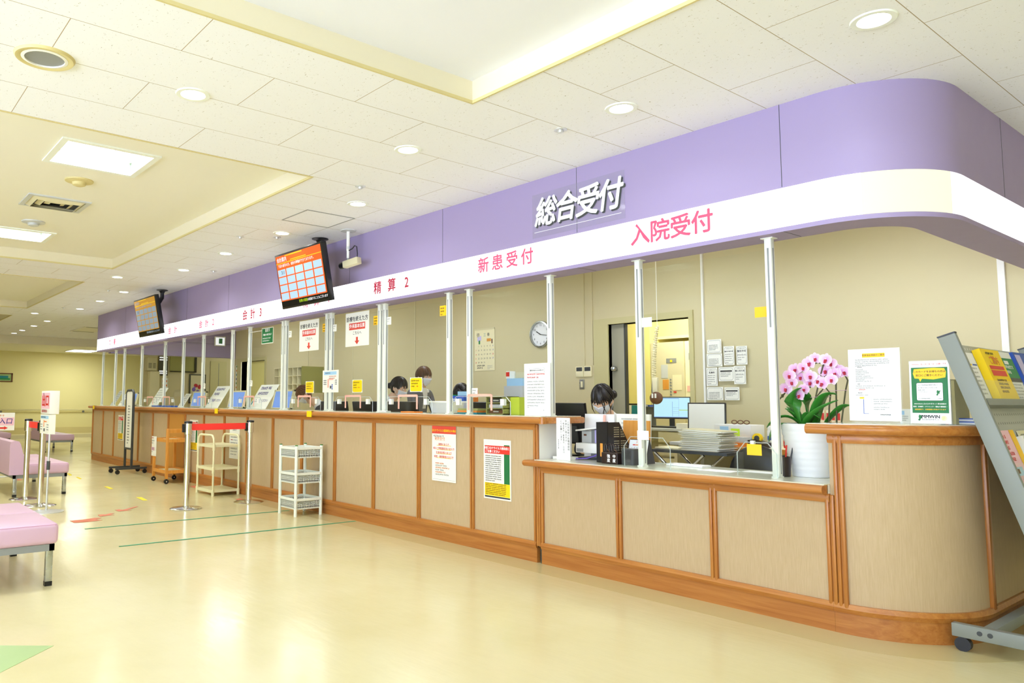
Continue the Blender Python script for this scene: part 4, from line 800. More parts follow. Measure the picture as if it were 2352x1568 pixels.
# papers lying on the low counter
for x, y, w, h, lab in ((-2.62, .12, .21, .15, 'white sheet lying flat in the middle of the low counter'), (-2.42, .26, .2, .12, 'white sheet lying near the back edge of the low counter'), (-2.95, .30, .26, .1, 'long white tray at the back edge of the low counter')):
    b = B(); b.box(0, w, 0, h, 0, .001 if 'tray' not in lab else .012, 'paperwhite'); tag(b.obj('paper_sheet' if 'tray' not in lab else 'paper_tray', loc=(x, y, ZL), smooth=False), lab, 'paper' if 'tray' not in lab else 'tray')
# ---- high counter
def blue_screen(x, label, w=.5):
    t = thing('tilted_screen', label, 'screen', (x, .22, ZH + .008), 0, 'beige framed blue screens on the counter'); Mt = frame((0, 0, .0), (1, 0, 0), (0, .22, 1)); b = B(); h = .235
    for a in ((0, w, 0, .012), (0, w, h - .02, h), (0, .035, 0, h), (w - .035, w, 0, h)): b.box(*a, -.02, .004, 'beige', M=Mt)
    b.obj('bezel', t, smooth=False); b = B(); b.box(.03, w - .03, .01, h - .015, -.015, 0, 'screenblue', M=Mt); b.obj('display', t, smooth=False)
    b = B(); b.box(w * .3, w * .7, .05, .13, 0, .02, 'beige'); b.obj('foot', t, smooth=False)
for x, lab in ((-14.2, 'blue screen in a beige frame at the far end behind the notice stand'), (-11.1, 'blue screen in a beige frame left of the far leaning board'), (-9.75, 'blue screen in a beige frame below the green sign'), (-8.45, 'blue screen in a beige frame under the farther arrow poster')): blue_screen(x, lab)
def lean(x, label, w, l, txt, m='paper'):
    def d(b):
        if txt:
            b.text('ご利用', w * .3, l * .33, .003, .05, 'purpletext', bold=.02, shear=.1); b.text('ください', w * .68, l * .33, .003, .045, 'purpletext', bold=.02, shear=.1); scribble(b, w * .12, l * .8, w * .7, 2, l * .22, .04, 'purpletext', z=.003); b.box(.02, .05, .06, .12, .001, .003, 'teal')
        else: scribble(b, w * .1, l * .85, w * .8, 6, l * .13, .016, 'greytext', z=.003)
    sheet('leaning_board', label, 'board', (x, .145, ZH + .001), w, l, d, r=(1, 0, 0), u=(0, .62, 1), base=m, th=.002)
lean(-8.95, 'white leaning board with purple lettering under the green sign', .50, .36, 1); lean(-10.35, 'white leaning board with purple lettering before the far doorway', .46, .36, 1); lean(-12.75, 'white leaning document board by the far blue screen', .4, .36, 0); lean(-14.95, 'grey leaning board at the far end of the counter', .25, .33, 0, 'lightgrey'); lean(-14.45, 'small leaning card holder near the far end', .2, .3, 0)
lean(-11.4, 'small leaning card stand between the two far windows', .22, .24, 0)
for x, lab in ((-12.15, 'blue money tray by the far leaning document board'), (-11.7, 'second blue money tray under the flower picture')): b = B(); b.box(-.12, .12, -.09, .09, 0, .02, 'blue', bev=.004); tag(b.obj('money_tray', loc=(x, .12, ZH)), lab, 'tray')
# clear tray, blue sign box, drawers, files
t = thing('clear_basket', 'clear plastic basket with white rim on the counter beside the paired posts', 'basket', (-5.07, .22, ZH)); b = B(); q = [(-.17, -.09), (.17, -.09), (.17, .09), (-.17, .09)]
b.add([(x * .85, y * .8, .002) for x, y in q] + [(x, y, .10) for x, y in q], [(0, 1, 2, 3), (0, 1, 5, 4), (1, 2, 6, 5), (2, 3, 7, 6), (3, 0, 4, 7)], 'frosted'); b.obj('basket_wall', t, smooth=False); b = B(); b.tube([(x, y, .10) for x, y in q + q[:1]], .007, 'white', 8); b.obj('rim', t)
b = B(); b.box(-.02, .12, -.03, .05, .004, .095, 'cream'); tag(b.obj('card_stack', loc=(-5.05, .22, ZH), smooth=False), 'pack of cream cards inside the clear basket', 'cards')
t = thing('blue_box', 'blue box with white writing behind the clear basket', 'box', (-5.1, .33, ZH)); b = B(); b.box(-.1, .1, 0, .04, 0, .155, 'blue'); b.text('診療科', 0, .105, .0005, .05, 'paperwhite', M=frame((0, -.001, 0), *FX), bold=.02, shear=.12); b.obj('box_body', t, smooth=False)
t = thing('drawer_cabinet', 'small olive metal drawer cabinet at the near end of the high counter', 'cabinet', (-4.44, .27, ZH)); mat('olive', '9C9A5A', .5); b = B(); b.box(-.1, -.092, -.1, .08, 0, .145, 'olive'); b.box(.092, .1, -.1, .08, 0, .145, 'olive'); b.box(-.1, .1, .07, .08, 0, .145, 'olive')
for z in (0, .045, .09, .14): b.box(-.1, .1, -.1, .08, z, z + .006, 'olive')
b.obj('cabinet_body', t, smooth=False)
for z, m in ((.008, 'brown'), (.053, 'lightgrey'), (.098, 'darkgrey')): b = B(); b.box(-.085, .085, -.08, .06, z, z + .028, m); b.box(-.03, .03, -.085, -.08, z + .01, z + .02, 'silver'); b.obj('drawer', t, smooth=False)
for i, (x, z0, z1, m, lab) in enumerate(((-4.72, 0, .012, 'teal', 'teal book lying under the brown files'), (-4.72, .013, .028, 'orangetext', 'brown file on the teal book'), (-4.71, .029, .045, 'olive', 'olive file on top of the brown file'))): b = B(); b.box(-.12, .12, -.08, .08, z0, z1, m); tag(b.obj('file_folder', loc=(x, .2, ZH), smooth=False), lab, 'file')
mat('lime', 'B9C93C', .5); b = B(); b.box(-.05, .05, -.05, .05, 0, .14, 'lime'); tag(b.obj('lime_basket', loc=(-4.27, .28, ZH), smooth=False), 'lime green basket between the drawers and the tall notice', 'basket')
b = B(); b.box(-.1, .1, -.05, .05, 0, .012, 'orange'); tag(b.obj('orange_folder', loc=(-5.45, .1, ZH), smooth=False), 'flat orange folder in front of the standing person', 'folder')
b = B(); b.box(-.06, .06, -.03, .03, 0, .012, 'white', bev=.004); tag(b.obj('white_eraser', loc=(-5.8, .05, ZH)), 'small white case by the paired posts', 'case')
def tall(b):
    w, h = .26, .385; outline(b, .05, h * .83, .155, .034, .0015, 'ink'); b.text('整形外来からのお知らせ', .128, h * .875, .002, .0125, 'ink', bold=.02); scribble(b, .03, h * .79, .2, 2, .024, .011, 'redtext'); scribble(b, .03, h * .65, .2, 9, .0225, .0085, 'greytext'); scribble(b, .03, h * .15, .05, 1, .02, .0085, 'greytext'); scribble(b, .19, h * .1, .03, 1, .02, .0085, 'greytext')
sheet('tall_notice', 'tall white notice with red lines at the near end of the high counter', 'notice', (-4.0, .06, ZH), .26, .39, tall, base='paperwhite', th=.001)
# ================================================================== office behind the counter
def desk(name, label, x0, x1, y0, y1, z, top='lightgrey', body='beige', drawers=2, cat='desk', edge=None):
    t = thing(name, label, cat, ((x0 + x1) / 2, (y0 + y1) / 2, 0)); w, d = (x1 - x0) / 2, (y1 - y0) / 2
    b = B(); b.box(-w, w, -d, d, z - .03, z, top, bev=.004); b.obj('desktop', t)
    if edge: b = B(); b.box(-w, w, -d - .006, -d, z - .034, z + .002, edge); b.obj('desk_edge', t, smooth=False)
    b = B(); b.box(-w + .03, -w + .06, -d + .03, d - .03, 0, z - .03, body); b.box(w - .06, w - .03, -d + .03, d - .03, 0, z - .03, body); b.box(-w + .03, w - .03, d - .06, d - .04, .2, z - .03, body); b.obj('desk_frame', t, smooth=False)
    for i in range(drawers):
        b = B(); x = w - .5; b.box(x, w - .065, -d + .02, d - .1, z - .16 - .15 * i, z - .04 - .15 * i, body, bev=.003); b.obj('drawer', t); 
    return t
desk('side_desk', 'grey topped desk in the back room carrying the lit monitor', -6.05, -4.7, 3.5, 4.25, .86, 'lightgrey', 'beige', 3)
desk('office_desk', 'beige desk with an orange front edge behind the paper table', -3.27, -1.7, 1.15, 1.85, .83, 'cream', 'beige', 1, edge='woodcart')
desk('office_desk', 'long inner desk behind the high counter screens', -9.2, -4.82, .42, .76, .72, 'cream', 'lightgrey', 0)
desk('office_desk', 'inner desk of the reception clerk behind the low counter', -4.7, -3.62, .5, .85, .72, 'cream', 'lightgrey', 0)
def monitor_back(x, y, z, w, h, label, logo=None, rz=0, tilt=.15, lit=None):
    t = thing('monitor', label, 'monitor', (x, y, z), rz); Mt = Matrix.Translation((0, 0, .10)) @ Matrix.Rotation(tilt, 4, 'X')
    b = B(); b.box(-w / 2, w / 2, -.015, .015, 0, h, 'black', M=Mt, bev=.004)
    if not lit: b.box(-w * .32, w * .32, -.03, -.015, h * .05, h * .45, 'darkgrey', M=Mt, bev=.004)
    b.obj('monitor_case', t); b = B(); b.box(-.03, .03, -.01, .02, .0, .15, 'black'); b.box(-.12, .12, -.08, .09, 0, .012, 'black', bev=.004); b.obj('monitor_stand', t)
    if logo: b = B(); b.text(logo, 0, h * .62, .001, .05, 'lightgrey', M=Mt @ frame((0, -.016, 0), *FX), bold=.01); b.obj('logo', t, smooth=False)
    if lit:
        b = B(); Mf = Mt @ frame((-w / 2 + .012, -.016, .018), *FX); W_, H_ = w - .024, h - .03; R_ = lambda a, c, e, f, m, z=.0005: b.add([Mf @ Vector(p) for p in ((a * W_, c * H_, z), (e * W_, c * H_, z), (e * W_, f * H_, z), (a * W_, f * H_, z))], [(0, 1, 2, 3)], m)
        if lit == 'ui':
            R_(0, 0, 1, 1, 'screencyan'); R_(0, .95, .7, .98, 'screenblue', .001); R_(0, 0, 1, .03, 'screenblue', .001); R_(.52, .05, .53, .8, 'screenblue', .001); R_(.7, .05, .705, .98, 'screenblue', .001); R_(.7, .36, .95, .39, 'tvlime', .0015)
            for k in (.5, .42, .3, .22): R_(.53, k, .7, k + .008, 'screenblue', .001)
        else: R_(0, 0, 1, 1, 'paper')
        b.obj('display', t, smooth=False)
    return t
monitor_back(-4.14, .69, .72, .48, .33, 'large black monitor seen from behind beside the reception clerk')
monitor_back(-5.28, 3.93, .86, .44, .265, 'lit monitor with pale blue windows seen through the doorway', lit='ui', rz=.35, tilt=-.05)
desk('side_table', 'low side table behind the paper pile carrying the blank board', -4.05, -3.45, 2.0, 2.5, .80, 'lightgrey', 'beige', 0, 'table')
monitor_back(-3.76, 2.15, .80, .33, .255, 'black framed blank board beside the wall notices', lit='blank', rz=.3, tilt=-.08)
for x, lab, lg in ((-7.55, 'black monitor back with white maker lettering, farthest of three', 'Lenovo'), (-6.86, 'black monitor back between the two arrow posters', 'Lenovo'), (-6.25, 'black monitor back in front of the standing person', 'Lenovo'), (-5.0, 'black monitor back beside the blue box', None)):
    monitor_back(x, .62, .72, .56 if lg else .4, .335, lab, lg)
# clutter on the desk in the back room
for i, (x, m, h, w, lab) in enumerate(((-5.93, 'red', .25, .012, 'thin red file standing on the back room desk'), (-5.90, 'blue', .25, .012, 'thin blue file next to the red file'), (-5.86, 'paper', .26, .022, 'pale file next to the thin blue file'), (-5.775, 'teal', .26, .055, 'teal booklet standing on the back room desk'), (-5.65, 'darkgrey', .24, .06, 'dark file box beside the teal booklet'))):
    b = B(); b.box(-w, w, 0, .16, 0, h, m); tag(b.obj('file_folder', loc=(x, 3.9, .86), smooth=False), lab, 'file')
b = B(); b.box(-.07, .07, 0, .11, 0, .025, 'blue'); b.box(-.04, .04, -.001, 0, .006, .018, 'paper'); tag(b.obj('binder', loc=(-5.65, 3.92, 1.102), smooth=False), 'blue binder lying on the dark file box', 'binder')
b = B(); b.box(-.14, .02, 0, .1, 0, .02, 'black'); tag(b.obj('black_case', loc=(-5.76, 3.93, 1.122), smooth=False), 'flat black case on top of the teal booklet', 'case')
t = thing('desk_phone', 'cream telephone at the front of the back room desk', 'telephone', (-5.55, 3.66, .86)); b = B(); b.box(-.09, .09, -.08, .08, 0, .035, 'cream', bev=.008); b.obj('phone_base', t); b = B(); b.tube([(-.09, -.02, .045), (-.06, -.02, .062), (.06, -.02, .062), (.09, -.02, .045)], .018, 'cream', 10); b.obj('handset', t)
b = B(); b.box(-.2, .2, -.07, .07, 0, .018, 'black', bev=.004); b.box(-.19, .19, -.06, .06, .018, .022, 'darkgrey'); tag(b.obj('keyboard', loc=(-5.17, 3.66, .86)), 'black keyboard below the lit monitor', 'keyboard')
b = B(); b.box(-.16, .16, -.05, .05, 0, .01, 'paper'); b.box(-.05, .1, -.04, .03, .01, .013, 'yellow'); tag(b.obj('loose_papers', loc=(-5.6, 3.55, .86), smooth=False), 'loose pale papers at the edge of the back room desk', 'papers')
b = B(); b.box(-.1, .1, -.07, .07, 0, .06, 'paper'); tag(b.obj('paper_stack', loc=(-4.88, 3.62, .86), smooth=False), 'short white paper stack at the door frame end of the back room desk', 'papers')
for i, (x, m, h) in enumerate(((-5.0, 'red', .27), (-4.96, 'blue', .26), (-4.92, 'paper', .25), (-4.88, 'lightgrey', .23))): b = B(); b.box(-.014, .014, 0, .15, 0, h, m); tag(b.obj('file_folder', loc=(x, 4.08, .86), smooth=False), '%s file standing between the lit monitor and the door frame' % {'red': 'red', 'blue': 'blue', 'paper': 'white', 'lightgrey': 'grey'}[m], 'file')
t = thing('carton', 'dark carton with white maker lettering on the files beside the door frame', 'box', (-4.95, 4.09, 1.132)); b = B(); b.box(-.16, .12, 0, .12, 0, .075, 'darkgrey'); b.text('Lenovo', -.06, .036, .001, .05, 'paperwhite', M=frame((0, -.001, 0), *FX), bold=.01); b.obj('carton_body', t, smooth=False)
# folding table with the paper stack
t = thing('folding_table', 'small dark folding table on crossed chrome legs', 'table', (-3.12, .98, 0)); b = B(); b.box(-.3, .3, -.16, .16, .785, .805, 'darkgrey'); b.obj('tabletop', t, smooth=False)
for s in (-.15, .15):
    b = B(); b.tube([(-.28, s, .78), (-.1, s, .62), (.28, s, .02)], .011, 'chrome', 10); b.obj('leg', t); b = B(); b.tube([(.12, s, .78), (-.1, s, .58), (-.28, s, .02)], .011, 'chrome', 10); b.obj('leg', t)
z = .806; rnd = random.Random(3)
b = B()
for i in range(34):
    dx, dy, a = rnd.uniform(-.02, .02), rnd.uniform(-.012, .012), rnd.uniform(-.05, .05); sag = max(0, i - 22) * .0012
    b.box(-.15 + dx, .16 + dx, -.11 + dy, .11 + dy, .0045 * i, .0045 * i + .0036, 'paper' if i % 3 else 'beige', M=Matrix.Rotation(a, 4, 'Z') @ Matrix.Rotation(sag * 3, 4, 'Y'))
tag(b.obj('paper_pile', loc=(-3.06, .98, z), smooth=False), 'thick uneven pile of papers on the folding table', 'papers', kind='stuff')
b = B(); b.box(-.1, .1, -.1, .1, 0, .014, 'cream', bev=.004); tag(b.obj('envelope_pad', loc=(-3.32, .96, z)), 'cream envelope pad beside the paper pile', 'envelopes')
# on the orange-edged desk
t = thing('white_box', 'white box with two sticky notes on the orange-edged desk', 'box', (-3.1, 1.5, .832)); b = B(); b.box(-.15, .15, -.1, .1, .06, .155, 'white', bev=.004); b.box(-.12, .14, -.09, .09, 0, .06, 'lightblue'); b.obj('box_body', t)
b = B(); b.box(-.1, -.03, -.1015, -.1, .085, .14, 'lightblue'); b.obj('sticky_note', t, smooth=False); b = B(); b.box(-.01, .06, -.1015, -.1, .07, .125, 'tvlime'); b.obj('sticky_note', t, smooth=False)
b = B()
for x in (-.05, .0, .05): b.tube([(x + .022 * math.cos(a), 0, .018 + .014 * math.sin(a)) for a in [2 * PI * i / 12 for i in range(13)]], .004, 'brown', 6, caps=False)
tag(b.obj('eyeglasses', loc=(-3.07, 1.47, .987)), 'brown spectacles on top of the white box', 'glasses')
t = thing('wipe_bottle', 'white wet-wipe canister with blue print on the desk', 'canister', (-2.86, 1.58, .83)); b = B(); b.lathe([(.052, 0), (.054, .01), (.054, .11), (.05, .118)], 'white', 24); b.box(-.03, .03, -.0555, -.054, .045, .075, 'blue'); b.obj('canister_body', t); b = B(); b.lathe([(.048, .117), (.05, .12), (.05, .145), (.045, .15), (0, .15)], 'white', 24); b.obj('lid', t)
t = thing('tape_dispenser', 'dark tape dispenser with a pale tape roll', 'tape dispenser', (-2.84, 1.32, .83)); b = B(); b.prism([(-.08, 0), (.09, 0), (.09, .035), (.03, .04), (-.02, .06), (-.08, .05)], -.03, .03, 'darkbrown', M=Matrix(((1, 0, 0, 0), (0, 0, -1, 0), (0, 1, 0, 0), (0, 0, 0, 1)))); b.obj('dispenser_body', t, smooth=False)
b = B(); b.tube([(-.02 + .0, -.012, .065), (-.02, .012, .065)], .036, 'yellow', 20); b.tube([(-.02, -.014, .065), (-.02, .014, .065)], .02, 'darkgrey', 16); b.obj('tape_roll', t)
b = B(); b.box(-.1, .1, -.06, .06, 0, .03, 'orange', bev=.004); b.box(-.09, .1, -.05, .05, .03, .07, 'frosted'); tag(b.obj('orange_case', loc=(-3.02, 1.28, .83)), 'orange and clear plastic case beside the paper pile', 'case')
for i, (x, m, h, lab) in enumerate(((-2.72, 'blue', .09, 'blue glue bottle on the desk'), (-2.68, 'red', .075, 'red marker on the desk'), (-2.64, 'pink', .14, 'clear bottle with a red cap by the post'), (-2.52, 'orange', .08, 'orange bottle behind the post'))): b = B(); b.lathe([(.016, 0), (.018, .01), (.018, h * .7), (.008, h * .8), (.008, h), (0, h)], m, 14); tag(b.obj('small_bottle', loc=(x, 1.35 + .03 * i, .83)), lab, 'bottle')
for i, (x, y, w, h, m, lab) in enumerate(((-2.42, 1.5, .16, .11, 'white', 'white box with green lid behind the orchid leaves'), (-2.2, 1.5, .2, .14, 'lightgrey', 'grey case behind the orchid pot'), (-2.28, 1.35, .12, .06, 'darkgrey', 'dark box behind the orchid pot'))): b = B(); b.box(-w / 2, w / 2, 0, .12, 0, h, m); b.box(-w / 2, w / 2, 0, .12, h, h + .02, 'green' if i == 0 else m); tag(b.obj('desk_box', loc=(x, y, .83), smooth=False), lab, 'box')
t = thing('stamp_rack', 'rack of red-marked rubber stamps behind the orchid', 'rack', (-2.42, 1.5, .965)); b = B(); b.box(-.08, .08, 0, .06, 0, .05, 'pink'); b.obj('rack_base', t, smooth=False)
for i in range(4): b = B(); b.box(-.07 + .036 * i, -.045 + .036 * i, .01, .04, .05, .14, 'cream', bev=.003); b.box(-.067 + .036 * i, -.048 + .036 * i, .009, .01, .07, .12, 'redtext'); b.obj('stamp', t)
# office chair backs
t = thing('office_chair', 'black office chair with rounded back behind the low counter', 'chair', (-2.62, .86, 0)); b = B(); b.sphere((0, .0, .66), .21, 'black', 24, 14, sc=(1, .22, 1)); b.obj('backrest', t); b = B(); b.box(-.22, .22, .03, .46, .40, .46, 'black', bev=.02); b.obj('seat', t); b = B(); b.cyl((0, .24, .06), (0, .24, .4), .025, 'darkgrey', 12); b.obj('gas_lift', t); b = B()
for k in range(5): b.tube([(0, .24, .07), (.26 * math.cos(k * 1.257), .24 + .26 * math.sin(k * 1.257), .03)], .018, 'darkgrey', 8)
b.obj('star_base', t); b = B(); b.box(-.03, .03, .0, .05, .42, .6, 'black'); b.obj('back_bar', t, smooth=False)
# equipment stack near the wall notices
t = thing('document_rack', 'grey document rack with a red lamp box standing on a cabinet', 'rack', (-4.9, .95, 0)); b = B(); b.box(-.22, .17, -.15, .2, 0, 1.18, 'beige'); b.obj('cabinet_body', t, smooth=False); b = B(); b.box(-.12, .12, -.1, .1, 1.18, 1.3, 'lightgrey', bev=.004); b.box(-.1, .1, -.08, .1, 1.3, 1.37, 'lightblue'); b.box(-.1, .12, .02, .1, 1.37, 1.43, 'beige'); b.obj('tray_stack', t); b = B(); b.box(-.13, -.09, -.06, -.02, 1.39, 1.43, 'red'); b.box(-.135, -.085, -.055, .02, 1.37, 1.44, 'white'); b.obj('lamp_box', t, smooth=False)
for x, m, w, h, lab in ((-5.50, 'green', .05, .17, 'green file upright on the inner desk'), (-5.36, 'lightblue', .07, .2, 'pale blue file upright on the inner desk'), (-5.23, 'orangetext', .045, .21, 'tan file upright on the inner desk')): b = B(); b.box(-w, w, -.02, .02, 0, .33 + h, m); tag(b.obj('file_folder', loc=(x, .66, .72), smooth=False), lab, 'file')
# pigeonhole cabinet by the far doorway
t = thing('pigeonhole_cabinet', 'beige pigeonhole cabinet against the office wall by the far doorway', 'cabinet', (-12.05, 2.6, 0)); W2 = .52
b = B(); b.box(-W2, W2, -.22, .22, 0, 1.3, 'officewall'); b.box(W2 - .02, W2, -.22, .22, 1.3, 1.76, 'olive'); b.box(-W2, -W2 + .02, -.22, .22, 1.3, 1.76, 'beige'); b.box(-W2 + .02, W2 - .02, .19, .22, 1.3, 1.74, 'beige'); b.box(-W2 + .02, W2 - .02, -.22, .22, 1.741, 1.76, 'beige'); b.obj('cabinet_body', t, smooth=False)
b = B()
for i in range(1, 6): b.box(-W2 + .173 * i - .008, -W2 + .173 * i + .008, -.21, .19, 1.3, 1.74, 'cream')
for z in (1.3, 1.45, 1.6): b.box(-W2 + .021, W2 - .021, -.21, .19, z - .006, z + .006, 'cream')
b.obj('partition', t, smooth=False)
# things on the office back wall
t = thing('wall_clock', 'round white wall clock with silver rim on the office wall', 'clock', (-6.36, YW, 1.99)); Mr = frame((0, 0, 0), (1, 0, 0), (0, 0, 1))
b = B(); b.lathe([(.165, 0), (.17, .01), (.165, .035), (.15, .04), (.145, .03), (.145, 0)], 'steel', 40, M=Mr); b.obj('clock_rim', t); b = B(); b.lathe([(0, .012), (.147, .012), (.147, .0), (0, 0)], 'paperwhite', 40, M=Mr)
b.obj('clock_face', t, smooth=False); b = B()
for k in range(1, 13): b.text(str(k), .115 * math.sin(k * PI / 6), .115 * math.cos(k * PI / 6), .014, .036, 'ink', M=Mr)
b.obj('numerals', t, smooth=False); b = B(); b.box(-.005, .005, -.01, .075, .018, .02, 'ink', M=Mr @ Matrix.Rotation(math.radians(60), 4, 'Z')); b.obj('hour_hand', t, smooth=False); b = B(); b.box(-.003, .003, -.015, .11, .021, .023, 'ink', M=Mr @ Matrix.Rotation(math.radians(-100), 4, 'Z')); b.obj('minute_hand', t, smooth=False)
def cal(b, w=.39, h=.57):
    b.box(0, w, h - .02, h, 0, .004, 'beige'); b.text('弥', .07, .48, .002, .06, 'ink'); b.text('三', .2, .48, .002, .05, 'teal'); b.text('春', .27, .48, .002, .05, 'ink')
    b.box(.06, .09, .40, .46, .001, .002, 'lilac'); b.box(.10, .13, .41, .47, .001, .002, 'lilac'); b.box(.08, .11, .36, .41, .001, .002, 'green'); b.box(.24, .32, .39, .43, .001, .002, 'woodcart'); b.box(.33, .35, .36, .42, .001, .002, 'brown')
    n = 1
    for j in range(5):
        for i in range(7):
            if j == 0 and i == 0: continue
            if n > 31: break
            b.text(str(n), .028 + .055 * i, .33 - .055 * j, .002, .03, 'redtext' if i == 0 or n == 20 else ('blue' if i == 6 else 'ink')); n += 1
    scribble(b, .05, .06, .18, 2, .03, .018, 'ink'); scribble(b, .25, .06, .11, 3, .02, .008, 'greytext')
sheet('wall_calendar', 'cream wall calendar with a crab and flower above red and black dates', 'calendar', (-7.57, YW - .006, 1.57), .39, .57, cal, base='cream')
for x, lab in ((-5.755, 'beige wall controller with dark display, farther from the door frame'), (-5.635, 'beige wall controller with dark display, next to the door frame')):
    t = thing('wall_controller', lab, 'controller', (x, YW, 1.51)); b = B(); b.box(-.055, .055, -.02, 0, -.06, .06, 'cream', bev=.004); b.obj('controller_case', t); b = B(); b.box(-.042, .042, -.0215, -.02, .005, .05, 'darkgrey'); b.obj('display', t, smooth=False)
t = thing('wall_switch', 'grey steel light switch plate below the controllers', 'switch', (-5.73, YW, 1.362)); b = B(); b.box(-.035, .035, -.008, 0, -.058, .058, 'steel', bev=.002); b.obj('switch_plate', t); b = B()
b.box(-.014, .014, -.013, -.008, -.035, .035, 'cream'); b.obj('rocker', t, smooth=False)
def note(kind, w, h):
    def d(b):
        for (x0, y0), (x1, y1) in zip(rrect(w - .02, h - .02, .02), rrect(w - .02, h - .02, .02)[1:] + rrect(w - .02, h - .02, .02)[:1]):
            v = Vector((x1 - x0, y1 - y0)); n = Vector((-v.y, v.x)); n = n.normalized() * .0012 if n.length else n
            b.add([(x0 + .01 - n.x, y0 + .01 - n.y, .0015), (x1 + .01 - n.x, y1 + .01 - n.y, .0015), (x1 + .01 + n.x, y1 + .01 + n.y, .0015), (x0 + .01 + n.x, y0 + .01 + n.y, .0015)], [(0, 1, 2, 3)], 'grey')
        if kind[0]: b.text('お知らせ', w / 2, h * .86, .0016, .014, 'ink', gap=1.3); b.text(kind[0], w / 2, h * .72, .0016, min(.022, w * .8 / len(kind[0])), 'ink', bold=.02)
        if kind[1]: b.text(kind[1], w / 2, h * .52, .0016, .018, 'ink')
        if kind[2]: rect(b, w * .12, h * .66, w * .76, h * .11, 'darkgrey')
        scribble(b, w * .14, h * (.36 if kind[1] else .55), w * .72, kind[3], h * .11, .008, 'greytext')
    return d
for x0, z0, x1, z1, k, lab in ((-4.125, 1.645, -3.97, 1.78, ('', '', 0, 4), 'topmost printed notice beside the white wall trim'), (-4.13, 1.51, -3.965, 1.64, ('', '', 0, 5), 'second printed notice down beside the white wall trim'), (-3.95, 1.52, -3.84, 1.705, ('整形外科外来', '', 0, 5), 'upright notice in the middle of the upper wall group'), (-3.82, 1.52, -3.71, 1.70, ('整形外科', '3月24日(水)', 0, 2), 'upright notice at the outer end of the upper wall group'), (-4.14, 1.32, -4.02, 1.502, ('耳鼻科', '', 0, 5), 'upright notice in the third row beside the trim'), (-4.01, 1.365, -3.85, 1.502, ('', '', 1, 3), 'wide notice with a dark bar in the third row'), (-3.85, 1.334, -3.73, 1.51, ('婦人科外来', '3月3日(水)', 0, 2), 'upright notice at the outer end of the third row'), (-4.14, 1.18, -3.965, 1.31, ('', '', 0, 5), 'wide notice in the lowest row beside the trim'), (-3.955, 1.18, -3.80, 1.306, ('', '', 1, 3), 'notice with a dark heading bar in the lowest row')):
    sheet('wall_notice', 'white ' + lab, 'notice', (x0, YW - .03, z0), x1 - x0, z1 - z0, note(k, x1 - x0, z1 - z0))
# hanging coiled cord with a hand microphone, back room panel
t = thing('hanging_handset', 'cream handset hanging on a coiled cord in front of the doorway', 'handset', (-4.54, 2.55, 0)); b = B(); n = 150
b.tube([(.016 * math.cos(i * .95) + .0 + .05 * (1 - i / n) ** 2 - .03, .016 * math.sin(i * .95), 1.93 - .53 * i / n) for i in range(n + 1)], .0075, 'cream', 6); b.obj('coiled_cord', t)
b = B(); b.tube([(.02, 0, 2.814), (.02, 0, 1.93)], .003, 'white', 6); b.obj('hanger', t); b = B(); b.box(-.045, .015, -.02, .02, 1.25, 1.41, 'cream', bev=.008); b.obj('handset_body', t); b = B(); b.tube([(-.05, 0, 1.4), (-.06, 0, 1.28), (-.05, 0, 1.2)], .004, 'darkgrey', 6); b.obj('strap', t)
b = B(); b.sphere((.01, -.03, 1.20), .075, 'brown', 20, 12, sc=(1, .4, .85)); p = b.obj('pouch', t)
for x in (-.02, .015): b = B(); b.box(x, x + .018, -.066, -.06, 1.2, 1.245, 'paper'); b.obj('name_tag', p, smooth=False)
t = thing('equipment_panel', 'beige equipment cabinet with lamps and papers in the back room', 'cabinet', (-5.85, 4.7, 0)); b = B(); b.box(-.24, .26, 0, .3, 0, 1.96, 'beige'); b.obj('cabinet_body', t, smooth=False); b = B(); b.box(.265, .9, .02, .3, 0, 1.96, 'cream'); b.obj('side_panel', t, smooth=False)
Q = lambda n, x0, x1, z0, z1, m, y=-.004: (lambda b: (b.box(x0, x1, y, 0 if y < 0 else .02, z0, z1, m), b.obj(n, t, smooth=False)))(B())
Q('meter', .0, .15, 1.68, 1.74, 'grey'); Q('meter_lamp', .06, .09, 1.69, 1.72, 'yellow', -.008); Q('label_sheet', -.08, .02, 1.48, 1.66, 'lightgrey'); Q('orange_label', -.06, .03, 1.33, 1.46, 'woodcart'); Q('label_sheet', .09, .22, 1.32, 1.52, 'cream'); Q('red_display', .10, .14, 1.285, 1.305, 'redtext', -.006)
for z in (1.46, 1.42, 1.38, 1.34, 1.30, 1.26): b = B(); b.cyl((.062, 0, z), (.062, -.012, z), .011, 'grey', 12); b.obj('button', t)
Q('vent_grille', .32, .39, 1.71, 1.80, 'grey', .016); Q('pink_card', .29, .38, 1.30, 1.375, 'pink', .014)
t = thing('paper_board', 'board covered with taped charts beside the open door in the back room', 'board', (-5.6, 3.1, 0)); b = B(); b.box(-.02, .2, 0, .03, 0, 2.0, 'beige'); b.obj('board_back', t, smooth=False)
for z0, z1 in ((1.52, 1.92), (1.12, 1.5), (.9, 1.1)): b = B(); b.box(0, .14, -.003, 0, z0, z1, 'cream'); scribble(b, .01, z1 - .05, .12, 6, .05, .015, 'greytext', M=frame((0, -.004, 0), *FX)); b.obj('chart', t, smooth=False)
